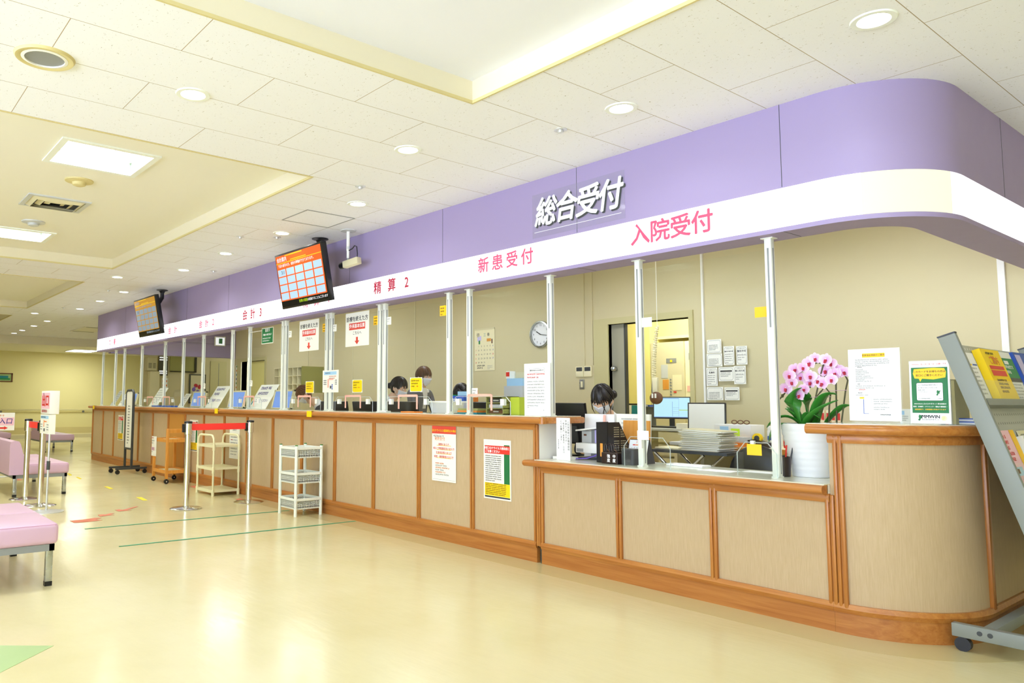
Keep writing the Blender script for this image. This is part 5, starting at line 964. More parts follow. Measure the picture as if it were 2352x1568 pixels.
# lobby seen beyond the far end of the office
XL_ = -19.05
def lob(name, label, cat, y0, y1, z0, z1, m, d=.05):
    t = thing(name, label, cat, (XL_, (y0 + y1) / 2, (z0 + z1) / 2)); h, w = (z1 - z0) / 2, (y1 - y0) / 2; b = B(); b.box(.004, d, -w, w, -h, h, m); b.obj('body', t, smooth=False); return t, w, h, d
t, w, h, d = lob('wall_air_conditioner', 'beige louvred air conditioner high on the lobby wall', 'air conditioner', 2.12, 2.36, 1.9, 2.22, 'beige', .2)
b = B()
for k in range(4): b.box(d, d + .004, -w + .03, -.01, -h + .06 + .035 * k, -h + .075 + .035 * k, 'darkgrey'); b.box(d, d + .004, .02, w - .03, -h + .06 + .035 * k, -h + .075 + .035 * k, 'darkgrey')
b.obj('louvre', t, smooth=False)
t, w, h, d = lob('dark_window', 'dark lobby window with painted lamp reflections', 'window', 2.46, 2.7, 1.78, 2.28, 'darkgrey', .03)
for z in (-.2, -.15, .14, .2): b = B(); b.box(d, d + .003, -w + .02, w - .02, z, z + .03, 'tvwhite'); b.obj('painted_reflection', t, smooth=False)  # glowing strips painted as lamp reflections in the dark glass
t, w, h, d = lob('lobby_screen', 'large olive screen with a black edge on the lobby wall', 'screen', 2.75, 3.45, 1.88, 2.28, 'olive', .05); b = B(); b.box(d, d + .02, w - .06, w, -h, h, 'black'); b.box(d, d + .02, -w, w, -h, -h + .03, 'black'); b.obj('screen_edge', t, smooth=False)
t, w, h, d = lob('flower_picture', 'dark framed picture of purple flowers in a vase in the lobby', 'picture', 3.28, 3.72, 1.08, 1.84, 'darkgrey', .04); b = B(); b.box(d, d + .003, -w + .03, w - .03, -h + .03, h - .03, 'beige'); b.obj('picture_sheet', t, smooth=False); b = B(); rnd = random.Random(5)
for k in range(14): b.sphere((d + .004, rnd.uniform(-.11, .14), rnd.uniform(-.12, .1)), rnd.uniform(.03, .055), 'cablepurple' if k % 3 else 'lip', 10, 6, sc=(.1, 1, 1))
for k in range(6): b.sphere((d + .004, rnd.uniform(-.1, .1), rnd.uniform(-.24, -.14)), .04, 'leafgreen', 10, 6, sc=(.1, 1, 1))
b.obj('painted_flowers', t, smooth=False)
t, w, h, d = lob('lift_door', 'pale steel lift door in the lobby', 'door', 3.85, 4.3, .0, 2.2, 'jamb', .03); b = B(); b.box(d, d + .005, -.005, .005, -h, h - .05, 'grey'); b.obj('door_seam', t, smooth=False)
t, w, h, d = lob('lobby_cabinet', 'tall white lobby cabinet under the air conditioner', 'cabinet', 2.2, 2.44, .0, 1.88, 'cream', .19)
t, w, h, d = lob('lobby_notice', 'orange printed notices on the lobby wall', 'notice', 2.56, 2.72, 1.4, 1.72, 'paper', .01); b = B()
for z in (.06, -.05): b.box(d, d + .002, -w + .02, w - .02, z, z + .05, 'orangetext')
b.obj('print', t, smooth=False)
t = thing('scroll_banner', 'narrow illustrated banner hanging at the far end of the office wall', 'banner', (-15.12, YW, 1.6)); b = B(); b.box(-.09, .09, -.01, 0, -.32, .32, 'paper'); b.obj('banner_sheet', t, smooth=False); b = B()
for k in range(7): b.box(-.05, .05, -.013, -.01, -.27 + .09 * k, -.23 + .09 * k, ('teal', 'orangetext', 'green', 'purpletext')[k % 4])
b.obj('print', t, smooth=False)
t = thing('exit_light', 'small lit green exit light on the purple return wall', 'exit light', (-15.25, 2.45, 2.42)); b = B(); b.box(0, .04, -.12, .12, -.1, .1, 'white'); b.obj('light_case', t, smooth=False); b = B(); b.box(.04, .043, -.1, .1, -.08, .08, 'tvwhite'); b.box(.043, .045, -.03, .05, -.05, .06, 'green'); b.obj('lit_face', t, smooth=False)
# ================================================================== people
def head_pt(d, k=1.0):
    """a point of the head surface in unit direction d (x right, y back, z up), face towards -y"""
    x, y, z = d; a, f, h = .074, .094, .112
    p = Vector((x * a, y * f, z * h))
    if z < 0:
        t = min(1, -z); p.x *= 1 - .30 * t * t; 
        if y < 0: p.y *= 1 + .05 * t
        else: p.y *= 1 - .35 * t
    fr = max(0, -y)
    g = lambda cx, cz, sx, sz: math.exp(-((p.x - cx) / sx) ** 2 - ((p.z - cz) / sz) ** 2) if y < -.2 else 0
    p.y -= .020 * g(0, -.022, .011, .016) + .008 * g(0, .0, .008, .022) + .006 * g(0, -.062, .02, .008) + .007 * g(0, -.093, .02, .013) + .004 * g(0, .03, .05, .01)
    p.y += .010 * g(.03, .006, .014, .011) + .010 * g(-.03, .006, .014, .011)
    return p * k
def head_sphere(b, m, k=1.0, keep=None, seg=44, rings=34):
    vs, idx = [], {}
    for i in range(rings + 1):
        for j in range(seg):
            t = PI * i / rings; q = 2 * PI * j / seg; d = (math.sin(t) * math.sin(q), -math.sin(t) * math.cos(q), math.cos(t)); idx[i, j] = len(vs); vs.append((d, head_pt(d, k)))
    fs = []
    for i in range(rings):
        for j in range(seg):
            f = (idx[i, j], idx[i + 1, j], idx[i + 1, (j + 1) % seg], idx[i, (j + 1) % seg])
            if keep is None or keep(sum((vs[k2][1] for k2 in f), Vector()) / 4 / k): fs.append(f)
    return [v[1] for v in vs], fs
def person(label, loc, rz, pose, coat='suit', hairm='hair', bun=None, bangs=.03, back=-.07, mask=True, glasses=False, strands=False, head_pitch=.4, head_yaw=0., head_roll=0.):
    t = thing('person', label, 'person', loc, rz)
    J = pose; V, E_, Rr = [], [], []
    def chain(pts, start=None):
        prev = start
        for p, r in pts:
            V.append(Vector(p)); Rr.append(r); i = len(V) - 1
            if prev is not None: E_.append((prev, i))
            prev = i
        return prev
    chain([(J['pelvis'], (.155, .115)), (J['waist'], (.125, .095)), (J['chest'], (.15, .105)), (J['neckbase'], (.075, .07)), (J['neck'], (.052, .052)), (J['skull'], (.06, .06))])
    for s, side in ((-1, 'l'), (1, 'r')):
        chain([(J['sh' + side], (.062, .06)), (J['el' + side], (.045, .043)), (J['wr' + side], (.03, .026))], 2)
        w = Vector(J['wr' + side]); e = Vector(J['el' + side]); d = (w - e).normalized(); hand = len(V); 
        chain([(w + d * .05, (.036, .017))], hand - 1); hand = len(V) - 1
        lat = d.cross(Vector((0, 0, 1))); lat = lat.normalized() if lat.length > .1 else Vector((1, 0, 0)); dn = Vector((0, 0, -1))
        for k, (o, l) in enumerate(((-.03, .062), (-.01, .074), (.01, .07), (.029, .055))):
            b0 = w + d * .085 + lat * o * 1.05
            chain([(b0, (.0095, .009)), (b0 + d * l * .5 + dn * .006, (.0085, .008)), (b0 + d * l * .85 + dn * .022, (.0075, .007))], hand)
        chain([(w + d * .035 - lat * s * .042, (.011, .01)), (w + d * .065 - lat * s * .06 + dn * .008, (.009, .009))], hand)
        chain([(J['hip' + side], (.09, .088)), (J['kn' + side], (.062, .06)), (J['an' + side], (.043, .042)), (Vector(J['an' + side]) + Vector((0, -.07, -.045)), (.042, .03)), (Vector(J['an' + side]) + Vector((0, -.15, -.05)), (.036, .024))], 0)
    Hm = Matrix.Translation(Vector(J['skull']) + Vector((0, -.012, .045))) @ Matrix.Rotation(head_yaw, 4, 'Z') @ Matrix.Rotation(head_pitch, 4, 'X') @ Matrix.Rotation(head_roll, 4, 'Y')
    jr = random.Random(1)
    for attempt in range(10):
        me = bpy.data.meshes.new('body'); q = .004 * attempt; me.from_pydata([v + Vector((jr.uniform(-q, q), jr.uniform(-q, q), jr.uniform(-q, q))) for v in V], E_, []); o = bpy.data.objects.new('body', me); COL.objects.link(o)
        o.modifiers.new('s', 'SKIN')
        for i, v in enumerate(me.skin_vertices[0].data): v.radius = Rr[i]; v.use_root = (i == 0)
        sb2 = o.modifiers.new('d', 'SUBSURF'); sb2.levels = 2; sb2.render_levels = 2
        dg = bpy.context.evaluated_depsgraph_get(); m2 = bpy.data.meshes.new_from_object(o.evaluated_get(dg))
        bm = bmesh.new(); bm.from_mesh(m2); bmesh.ops.recalc_face_normals(bm, faces=bm.faces); b = B(); vs, fs = head_sphere(b, 'skin'); b.add(vs, fs, 'skin', Hm)
        for s in (-1, 1): b.sphere((.073 * s, .01, -.012), .028, 'skin', 14, 10, sc=(.35, .7, 1.15), M=Hm)
        bmesh.ops.remove_doubles(b.bm, verts=b.bm.verts, dist=1e-6); bmesh.ops.recalc_face_normals(b.bm, faces=b.bm.faces)
        tm = bpy.data.meshes.new('h'); b.bm.to_mesh(tm); bm.from_mesh(tm); m3 = bpy.data.meshes.new('body'); bm.to_mesh(m3); bm.free(); b.bm.free()
        o.modifiers.clear(); o.data = m3; rm = o.modifiers.new('r', 'REMESH'); rm.mode = 'VOXEL'; rm.voxel_size = .0055; sm = o.modifiers.new('sm', 'SMOOTH'); sm.iterations = 2; sm.factor = .5
        dg = bpy.context.evaluated_depsgraph_get(); m4 = bpy.data.meshes.new_from_object(o.evaluated_get(dg)); bpy.data.objects.remove(o)
        bm = bmesh.new(); bm.from_mesh(m4); seen = set(); n = 0; big = 0
        for v0 in bm.verts:
            if v0.index in seen: continue
            st = [v0]; seen.add(v0.index); c = 0
            while st:
                v = st.pop(); c += 1
                for e in v.link_edges:
                    w2 = e.other_vert(v)
                    if w2.index not in seen: seen.add(w2.index); st.append(w2)
            n += 1; big = max(big, c)
        bm.free()
        if n == 1 and big > 20000: break
    for m in (coat, 'skin', 'shirt', 'black'): m4.materials.append(MATS[m])
    nb, nk = Vector(J['neckbase']), Vector(J['skull']); wl, wr_ = Vector(J['wrl']), Vector(J['wrr']); ax = (nk - nb).normalized(); ch = Vector(J['chest'])
    for p in m4.polygons:
        c = p.center; k = 0; hgt = (c - nb).dot(ax)
        if hgt > .03 and (c - nk).length < .24: k = 1
        elif hgt > -.02 and (c - nb).length < .12: k = 2
        elif hgt > -.2 and abs(c.x) < .028 + .10 * (hgt + .2) and c.y < ch.y - .03 and (c - nb).length < .26: k = 2
        for w, e in ((wl, Vector(J['ell'])), (wr_, Vector(J['elr']))):
            if (c - w).dot((w - e).normalized()) > -.005 and (c - w).length < .24: k = 1
        if c.z < min(Vector(J['anl']).z, Vector(J['anr']).z) + .02: k = 3
        p.material_index = k
    m4.polygons.foreach_set('use_smooth', [True] * len(m4.polygons)); m4.name = 'body'
    body = bpy.data.objects.new('body', m4); COL.objects.link(body); body.parent = t
    # hair cap
    def scalp(c):
        front = c.y < -.02
        line = bangs if c.y < -.045 else (bangs - .05 if c.y < 0 else back)
        return c.z > line or (c.y > .03 and c.z > back)
    b = B(); vs, fs = head_sphere(b, hairm, 1.085, scalp); b.add(vs, fs, hairm, Hm @ Matrix.Translation((0, .004, .004)))
    vs, fs = head_sphere(b, hairm, 1.03, scalp); b.add(vs, fs, hairm, Hm)
    rnd = random.Random(11)
    for k in range(110):      # locks combed over the cap
        q = rnd.uniform(-PI, PI); a = rnd.uniform(.05, .4); pts = []
        for i in range(9):
            th = a + i * .17; d = (math.sin(th) * math.sin(q + .05 * i), -math.sin(th) * math.cos(q + .05 * i), math.cos(th)); p = head_pt(d, 1.10)
            if not scalp(p / 1.1 + Vector((0, 0, .012 + .012 * (k % 3)))): break
            pts.append(Hm @ (p + Vector((0, .004, .004))))
        if len(pts) > 2: b.tube(pts, .008, hairm, 6, radii=[.0025 + .0055 * math.sin(PI * (i + .6) / (len(pts) + .2)) for i in range(len(pts))])
    if bun: b.sphere(bun, .036, hairm, 16, 10, M=Hm)
    if strands:
        for pts in ([(.05, -.10, .06), (.052, -.108, .0), (.03, -.112, -.06), (.036, -.10, -.12)], [(.068, -.06, .03), (.075, -.06, -.05), (.06, -.05, -.12)], [(-.068, -.06, .03), (-.074, -.062, -.05), (-.06, -.06, -.10)], [(.035, -.112, .05), (.046, -.118, -.01), (.056, -.108, -.06)]): b.tube([Hm @ Vector(p) for p in pts], .003, hairm, 6, radii=[.005] + [.0035] * (len(pts) - 2) + [.001])
    b.obj('hair', t)
    b = B()
    for s in (-1, 1):
        b.tube([Hm @ Vector((s * (.030 + .015 * math.cos(a)), -.0865 + .010 * abs(math.cos(a)), .004 + .004 * math.sin(a))) for a in [PI + PI * i / 8 for i in range(9)]], .0022, 'ink', 6)
        b.tube([Hm @ Vector((s * x, y, z)) for x, y, z in ((.014, -.096, .024), (.03, -.093, .028), (.046, -.082, .024))], .0025, hairm, 6)
        b.sphere((s * .03, -.0795, .003), .0085, 'paperwhite', 12, 8, M=Hm); b.sphere((s * .03, -.0862, .001), .0035, 'ink', 10, 6, M=Hm)
    b.obj('eyes', t)
    if not mask: b = B(); b.tube([Hm @ Vector((x, -.099 + 6 * x * x, -.06 - 3 * x * x)) for x in (-.02, -.01, 0, .01, .02)], .0035, 'pinkpiping', 6); b.obj('mouth', t)
    if mask:
        b = B(); vs, fs = head_sphere(b, 'mask', 1.0, lambda c: -.098 < c.z < -.012 and c.y < -.035 and abs(c.x) < .066); b.add([v * 1.0 + Vector((v.x * .10, -.009, v.z * .05)) for v in vs], fs, 'mask', Hm)
        ob = b.obj('face_mask', t); sd = ob.modifiers.new('t', 'SOLIDIFY'); sd.thickness = .003; sd.offset = 1
        b = B()
        for s in (-1, 1):
            for z0 in (-.022, -.08): b.tube([Hm @ Vector((s * .066, -.045, z0)), Hm @ Vector((s * .078, -.01, z0 * .5)), Hm @ Vector((s * .079, .022, 0))], .0016, 'mask', 6)
        b.obj('mask_loop', t)
    if glasses:
        b = B()
        for s in (-1, 1): b.tube([Hm @ Vector((s * .032 + .02 * math.cos(a), -.102, .004 + .015 * math.sin(a))) for a in [2 * PI * i / 14 for i in range(15)]], .0016, 'silver', 6, caps=False); b.tube([Hm @ Vector((s * .052, -.10, .008)), Hm @ Vector((s * .078, .01, .005))], .0016, 'silver', 6)
        b.obj('spectacles', t)
    return t
def seated(dz=0., lean=.12, neck=.03, reach=.30):
    z = .50 + dz
    P = dict(pelvis=(0, .02, z), waist=(0, -.01 - lean * .3, z + .19), chest=(0, -.02 - lean * .8, z + .39), neckbase=(0, -.02 - lean * 1.15, z + .525), neck=(0, -.025 - lean * 1.25 - neck * .8, z + .565), skull=(0, -.035 - lean * 1.3 - neck * 1.25, z + .615))
    for s, a in ((-1, 'l'), (1, 'r')):
        P['sh' + a] = (s * .175, -.01 - lean, z + .475); P['el' + a] = (s * .22, -.12 - lean, z + .25); P['wr' + a] = (s * .10, -reach - lean, z + .27)
        P['hip' + a] = (s * .09, -.02, z); P['kn' + a] = (s * .11, -.42, z + .02); P['an' + a] = (s * .11, -.36, .08)
    return P
def standing(dz=0., lean=.05):
    P = dict(pelvis=(0, 0, .84), waist=(0, -lean * .3, 1.0), chest=(0, -lean * .8, 1.19), neckbase=(0, -lean * 1.1, 1.315), neck=(0, -.02 - lean * 1.2, 1.36), skull=(0, -.03 - lean * 1.3, 1.405))
    for s, a in ((-1, 'l'), (1, 'r')):
        P['sh' + a] = (s * .175, -lean, 1.265); P['el' + a] = (s * .21, -.06 - lean, 1.02); P['wr' + a] = (s * .15, -.24 - lean, .98)
        P['hip' + a] = (s * .09, 0, .82); P['kn' + a] = (s * .09, -.02 + s * .1, .45); P['an' + a] = (s * .09, s * .16, .08)
    return P
person('masked person with dark tied-up hair looking down behind the low counter', (-3.885, 1.02, 0), .30, seated(.015, .16, .04), 'suit', 'hair', bun=(.055, .085, .0), bangs=.036, strands=True, head_pitch=.50)
person('masked person in a dark suit seen from the side, head bent beside the paired posts', (-7.08, .90, 0), PI / 2 + .45, seated(.15, .10, .05), 'suit', 'hair', bun=(0, .112, -.02), bangs=.05, head_pitch=.38, glasses=False)
person('standing masked person with brown bobbed hair and grey suit', (-7.14, 1.48, 0), PI / 2 + .25, standing(), 'greysuit', 'brownhair', bangs=.03, back=-.11, head_pitch=.12)
person('person with only dark bowed head showing behind the clear basket', (-5.92, 1.42, 0), .5, seated(.06, .36, .10), 'suit', 'hair', bangs=.03, back=-.08, head_pitch=1.0)
person('masked person with head deeply bowed behind the farther yellow notice', (-8.45, 1.2, 0), -.5, seated(.08, .22, .09), 'suit', 'brown', bangs=.04, back=-.09, head_pitch=.75, glasses=True)
for x, y, z, lab in ((-3.885, 1.05, .42, 'stool under the reception clerk'), (-7.08, .90, .57, 'stool under the dark-suited person by the posts'), (-5.92, 1.44, .48, 'stool under the bowed person by the basket'), (-8.45, 1.22, .50, 'stool under the bowed person farther along')):
    t = thing('stool', lab + ' behind the counter', 'stool', (x, y, 0)); b = B(); b.lathe([(.18, z - .1), (.2, z - .09), (.2, z - .03), (.17, z - .02), (0, z - .02)], 'darkgrey', 24); b.obj('seat', t); b = B(); b.cyl((0, 0, .02), (0, 0, z - .09), .03, 'steel', 12); b.lathe([(.2, 0), (.2, .02), (.04, .04), (0, .04)], 'darkgrey', 24); b.obj('stool_base', t)
# ================================================================== orchid
t = thing('potted_orchid', 'pink phalaenopsis orchid with arching sprays in a large white pot', 'orchid', (-2.03, .33, ZL))
def L(p): return Vector(p) - Vector((-2.03, .33, ZL))
prof = []
for i in range(25):
    z = .297 * i / 24; r = .101 + .053 * (z / .297) + (.0022 * math.sin(z / .297 * 2 * PI * 9) if 1 < i < 23 else 0); prof.append((r, z))
prof += [(.146, .297), (.135, .26), (0, .26)]
b = B(); b.lathe(prof, 'potwhite', 56); b.obj('pot', t)
b = B(); b.lathe([(0, .262), (.135, .262), (.13, .27), (0, .275)], 'brown', 24); b.obj('soil', t)
def leaf(p0, p1, p2, w):
    b = B(); n = 12; vs = []; p0, p1, p2 = map(Vector, (p0, p1, p2))
    for i in range(n + 1):
        q = i / n; c = p0 * (1 - q) ** 2 + p1 * 2 * q * (1 - q) + p2 * q * q; tg = ((p1 - p0) * (1 - q) + (p2 - p1) * q).normalized(); sd = tg.cross(Vector((0, 0, 1))); sd = sd.normalized() if sd.length > .05 else Vector((1, 0, 0)); up = sd.cross(tg)
        ww = w * (math.sin(PI * min(1, .10 + .88 * q)) ** .55) * (1 if q < .97 else .4)
        vs += [c - sd * ww + up * ww * .22, c - up * ww * .05, c + sd * ww + up * ww * .22]
    fs = [(3 * i + k, 3 * i + k + 1, 3 * i + k + 4, 3 * i + k + 3) for i in range(n) for k in (0, 1)]
    b.add(vs, fs, 'leafgreen'); o = b.obj('leaf', t); sd = o.modifiers.new('t', 'SOLIDIFY'); sd.thickness = .003; return o
for a in (((-.03, -.02, .27), (-.10, -.07, .40), (-.20, -.10, .27), .045), ((-.02, -.05, .27), (-.09, -.10, .46), (.0, -.08, .50), .045), ((.03, -.02, .27), (.09, -.06, .50), (.17, -.04, .46), .05), ((.0, -.07, .27), (.08, -.14, .38), (.20, -.10, .43), .036), ((-.05, .03, .27), (-.15, .06, .44), (-.13, .05, .36), .04), ((.05, .05, .27), (.16, .06, .42), (.22, .03, .40), .045), ((-.06, -.06, .27), (-.14, -.12, .34), (-.17, -.14, .19), .036), ((.0, .02, .27), (-.04, .0, .44), (-.02, .02, .52), .04), ((.02, -.04, .27), (.03, -.08, .40), (.10, -.09, .33), .045), ((-.02, .0, .27), (-.08, -.04, .36), (-.10, -.05, .37), .045)): leaf(*a)
STEMS = [[(-2.01, .33, 1.01), (-1.998, .33, 1.161), (-1.971, .34, 1.286), (-1.943, .34, 1.386), (-1.975, .34, 1.418), (-2.036, .34, 1.375), (-2.099, .33, 1.304), (-2.125, .32, 1.25), (-2.187, .31, 1.176), (-2.225, .30, 1.131)], [(-1.933, .34, 1.01), (-1.924, .34, 1.136), (-1.914, .34, 1.206), (-1.939, .33, 1.246), (-1.959, .32, 1.216), (-1.979, .31, 1.19)], [(-1.897, .36, 1.02), (-1.892, .36, 1.26), (-1.898, .36, 1.32), (-1.93, .35, 1.37), (-1.98, .34, 1.385), (-2.05, .33, 1.345), (-2.11, .32, 1.297)], [(-1.876, .36, 1.02), (-1.847, .37, 1.225), (-1.833, .37, 1.28), (-1.85, .37, 1.32), (-1.90, .36, 1.33), (-1.96, .35, 1.30), (-2.02, .34, 1.25), (-2.079, .32, 1.181), (-2.124, .31, 1.129)]]
for s in STEMS: b = B(); b.tube([L(p) for p in s], .0038, 'stem', 8, radii=[.0045] * (len(s) - 1) + [.0025]); b.obj('flower_stem', t)
mat('ribbon', 'D9AFC0', .5)
b = B(); b.tube([L((-2.015, .32, 1.187)), L((-1.91, .33, 1.19))], .006, 'ribbon', 6, flat=.3); b.tube([L((-1.97, .33, 1.221)), L((-1.835, .36, 1.226))], .006, 'ribbon', 6, flat=.3); b.obj('support_tape', t)
FL = [(-1.973, .324, 1.407), (-1.909, .31, 1.396), (-1.897, .335, 1.377), (-2.008, .324, 1.383), (-2.038, .312, 1.356), (-2.09, .33, 1.348), (-2.113, .30, 1.314), (-2.069, .342, 1.304), (-2.106, .31, 1.273), (-2.137, .30, 1.237), (-2.016, .342, 1.272), (-2.041, .325, 1.234), (-2.056, .293, 1.198), (-1.967, .331, 1.281), (-1.885, .31, 1.286), (-1.881, .345, 1.32), (-1.87, .365, 1.34), (-1.84, .36, 1.327), (-1.94, .365, 1.337), (-2.0, .31, 1.306), (-1.943, .331, 1.266)]
def petal_mat():
    m = bpy.data.materials.new('orchid_petal'); nt, p = nodes(m); at = N(nt, 'ShaderNodeAttribute'); at.attribute_name = 'edge'
    r = ramp(nt, [(0., 'E98FDD'), (.45, 'F3BDEA'), (1., 'FBE9F6')]); nt.links.new(at.outputs['Fac'], r.inputs[0]); nt.links.new(r.outputs[0], p.inputs['Base Color']); p.inputs['Roughness'].default_value = .5; MATS['petal'] = m
petal_mat()
def flower_mesh():
    b = B(); E = []
    def pet(ang, ln, w, cup, n=8):
        ca, sa = math.cos(ang), math.sin(ang); vs = []
        for i in range(n + 1):
            q = i / n; ww = w * math.sin(PI * (.08 + .88 * q)) ** .6; y = ln * q
            for k in (-1, -.5, 0, .5, 1): vs.append((ca * y - sa * ww * k, sa * y + ca * ww * k, cup * (q * q) + .006 * abs(k) * q))
        b.add(vs, [(5 * i + k, 5 * i + k + 1, 5 * i + k + 6, 5 * i + k + 5) for i in range(n) for k in range(4)], 'petal')
    pet(0 + .12, .038, .027, .006); pet(PI - .12, .038, .027, .006)
    for a in (PI / 2, -PI / 2 - .62, -PI / 2 + .62): pet(a, .038, .014, -.003)
    b.sphere((0, -.006, .008), .0085, 'lip', 10, 6, sc=(1.1, 1, .8)); b.sphere((0, -.016, .012), .006, 'lip', 8, 6, sc=(1.4, 1.1, .7)); b.sphere((0, .003, .008), .004, 'paperwhite', 8, 6)
    o = b.obj('blossom', t); me = o.data; at = me.attributes.new('edge', 'FLOAT', 'POINT')
    for i, v in enumerate(me.vertices): at.data[i].value = min(1, math.hypot(v.co.x, v.co.y) / .04)
    return o
f0 = flower_mesh(); rnd = random.Random(4)
for i, p in enumerate(FL):
    o = f0 if i == 0 else f0.copy()
    if i: COL.objects.link(o); o.parent = t
    n = Vector((.45 + rnd.uniform(-.5, .35), -1, rnd.uniform(-.1, .25))).normalized(); up = Vector((rnd.uniform(-.25, .25), 0, 1)); r = up.cross(n).normalized(); up = n.cross(r); c = L(p) + Vector((0, -.02, 0))
    o.matrix_local = Matrix(((r.x, up.x, n.x, c.x), (r.y, up.y, n.y, c.y), (r.z, up.z, n.z, c.z), (0, 0, 0, 1))) @ Matrix.Scale(rnd.uniform(.84, .98), 4)
for p in ((-2.165, .3, 1.195), (-2.098, .3, 1.165), (-2.09, .33, 1.33)): b = B(); b.sphere(L(p), .009, 'stem', 10, 8, sc=(.8, .8, 1.2)); b.obj('bud', t)
# ================================================================== sheets on the rounded counter
def guide(b, w=.245, h=.375):
    rect(b, w * .28, h * .88, w * .44, h * .058, 'tagyellow'); b.text('医療福祉相談のご案内', w * .5, h * .909, .002, .0108, 'ink')
    scribble(b, w * .14, h * .84, w * .75, 4, h * .027, .0062, 'greytext'); 
    for y in (.735, .50, .375): outline(b, w * .14, h * y, w * .2, h * .03, .0007, 'grey'); scribble(b, w * .18, h * (y + .006), w * .12, 1, .01, .005, 'ink', fill=.97)
    for k in range(8): b.box(w * .15, w * .162, h * (.708 - .0235 * k), h * (.716 - .0235 * k), .001, .002, 'ink'); scribble(b, w * .17, h * (.705 - .0235 * k), w * (.3 + .1 * ((k * 7) % 3)), 1, .01, .0056, 'greytext', fill=.97)
    scribble(b, w * .14, h * .475, w * .65, 2, h * .027, .0056, 'greytext'); scribble(b, w * .2, h * .425, w * .2, 1, .01, .0056, 'redtext'); scribble(b, w * .14, h * .35, w * .6, 1, .01, .0056, 'greytext')
    outline(b, w * .14, h * .24, w * .3, h * .09, .0007, 'grey'); rect(b, w * .21, h * .305, w * .09, h * .025, 'tagyellow'); rect(b, w * .28, h * .1, w * .012, h * .2, 'blue'); outline(b, w * .14, h * .1, w * .12, h * .05, .0007, 'grey'); outline(b, w * .31, h * .1, w * .12, h * .07, .0007, 'grey'); rect(b, w * .28, h * .098, w * .1, h * .006, 'blue')
    scribble(b, w * .48, h * .29, w * .4, 3, h * .03, .005, 'greytext'); scribble(b, w * .48, h * .18, w * .35, 2, h * .028, .005, 'greytext'); scribble(b, w * .6, h * .08, w * .28, 1, .01, .005, 'ink')
t = thing('guide_sheet', 'white guidance sheet with a yellow heading in a clear stand on the rounded counter', 'sheet', (-1.75, .17, ZH)); S3 = sheet('printed_sheet', None, None, (0, 0, .012), .245, .375, guide, u=(0, .04, 1), base='paperwhite'); S3.parent = t
b = B(); b.box(-.004, .25, .001, .004, .0, .385, 'pane', M=Matrix.Rotation(-.04, 4, 'X')); b.box(-.004, .25, -.03, .05, 0, .003, 'pane'); b.obj('clear_stand', t, smooth=False)
def mm(b, w=.172, h=.31):
    b.text('MMWINに加入済の皆さまへお願いです', w / 2, h * .945, .002, .0085, 'redtext'); rect(b, w * .045, h * .165, w * .91, h * .73, 'darkgreen')
    b.prism([(w * .09, h * .80), (w * .12, h * .87), (w * .3, h * .875), (w * .62, h * .885), (w * .88, h * .875), (w * .92, h * .82), (w * .9, h * .73), (w * .6, h * .70), (w * .32, h * .715), (w * .27, h * .665), (w * .24, h * .715), (w * .13, h * .72)], .0013, .0017, 'tagyellow')
    b.text('このカードをお持ちの方は', w * .5, h * .825, .0025, .0117, 'ink', bold=.012); b.text('窓口にご提示ください', w * .5, h * .765, .0025, .0117, 'ink', bold=.012)
    b.prism([(x + w * .17, y + h * .36) for x, y in rrect(w * .66, h * .29, .006)], .0018, .002, 'ink'); b.prism([(x + w * .175, y + h * .365) for x, y in rrect(w * .65, h * .28, .006)], .002, .0024, 'paperwhite')
    b.text('みやぎ医療福祉情報共通IDカード', w * .5, h * .61, .003, .0068, 'ink'); rect(b, w * .18, h * .594, w * .64, .0006, 'grey', .003); b.text('ID 0416 5412 7374 3120', w * .21, h * .567, .003, .0082, 'ink', align='LEFT'); b.text('宮城 太郎', w * .21, h * .53, .003, .007, 'ink', align='LEFT'); b.text('ミヤギ タロウ', w * .21, h * .50, .003, .007, 'ink', align='LEFT')
    b.text('みやぎ医療福祉情報ネットワーク協議会', w * .5, h * .395, .003, .0058, 'ink'); rect(b, w * .18, h * .413, w * .64, .0006, 'grey', .003)
    isl = [(.0, .2), (.2, .35), (.1, .7), (.25, 1.), (.6, .85), (.95, .95), (.7, .6), (.75, .35), (.5, .4), (.35, .05), (.15, .0)]
    b.prism([(w * .66 + x * w * .12, h * .44 + y * h * .09) for x, y in isl], .003, .0034, 'darkgreen')
    for k, s in enumerate(('MMWINみんなのみやぎネット参加施設の', '病院・診療所・クリニック・福祉介護施設・', '調剤薬局で、診療情報の共有ができます')): b.text(s, w * .5, h * (.31 - .045 * k), .0022, .0074, 'paperwhite' if k < 2 else 'tagyellow', bold=.012)
    b.prism([(w * .18 + x * w * .15, h * .04 + y * h * .1) for x, y in isl], .0012, .0016, 'darkgreen'); b.text('MMWIN', w * .5, h * .105, .002, .022, 'ink', bold=.03); b.text('みんなのみやぎネット', w * .5, h * .06, .002, .0075, 'ink', bold=.015)
    b.prism([(w * .83 + .013 * math.cos(k * PI / 12), h * .085 + .013 * math.sin(k * PI / 12)) for k in range(24)], .0012, .0015, 'cream'); scribble(b, w * .78, h * .1, w * .1, 3, .006, .003, 'lime', z=.002)
t = thing('card_poster', 'green and yellow card poster in a clear stand on the rounded counter', 'poster', (-1.475, .2, ZH)); S3 = sheet('printed_sheet', None, None, (0, 0, .005), .172, .31, mm, u=(0, .04, 1), base='paperwhite'); S3.parent = t
b = B(); b.box(-.004, .176, .001, .004, .0, .32, 'pane', M=Matrix.Rotation(-.04, 4, 'X')); b.box(-.004, .176, -.03, .05, 0, .003, 'pane'); b.obj('clear_stand', t, smooth=False)
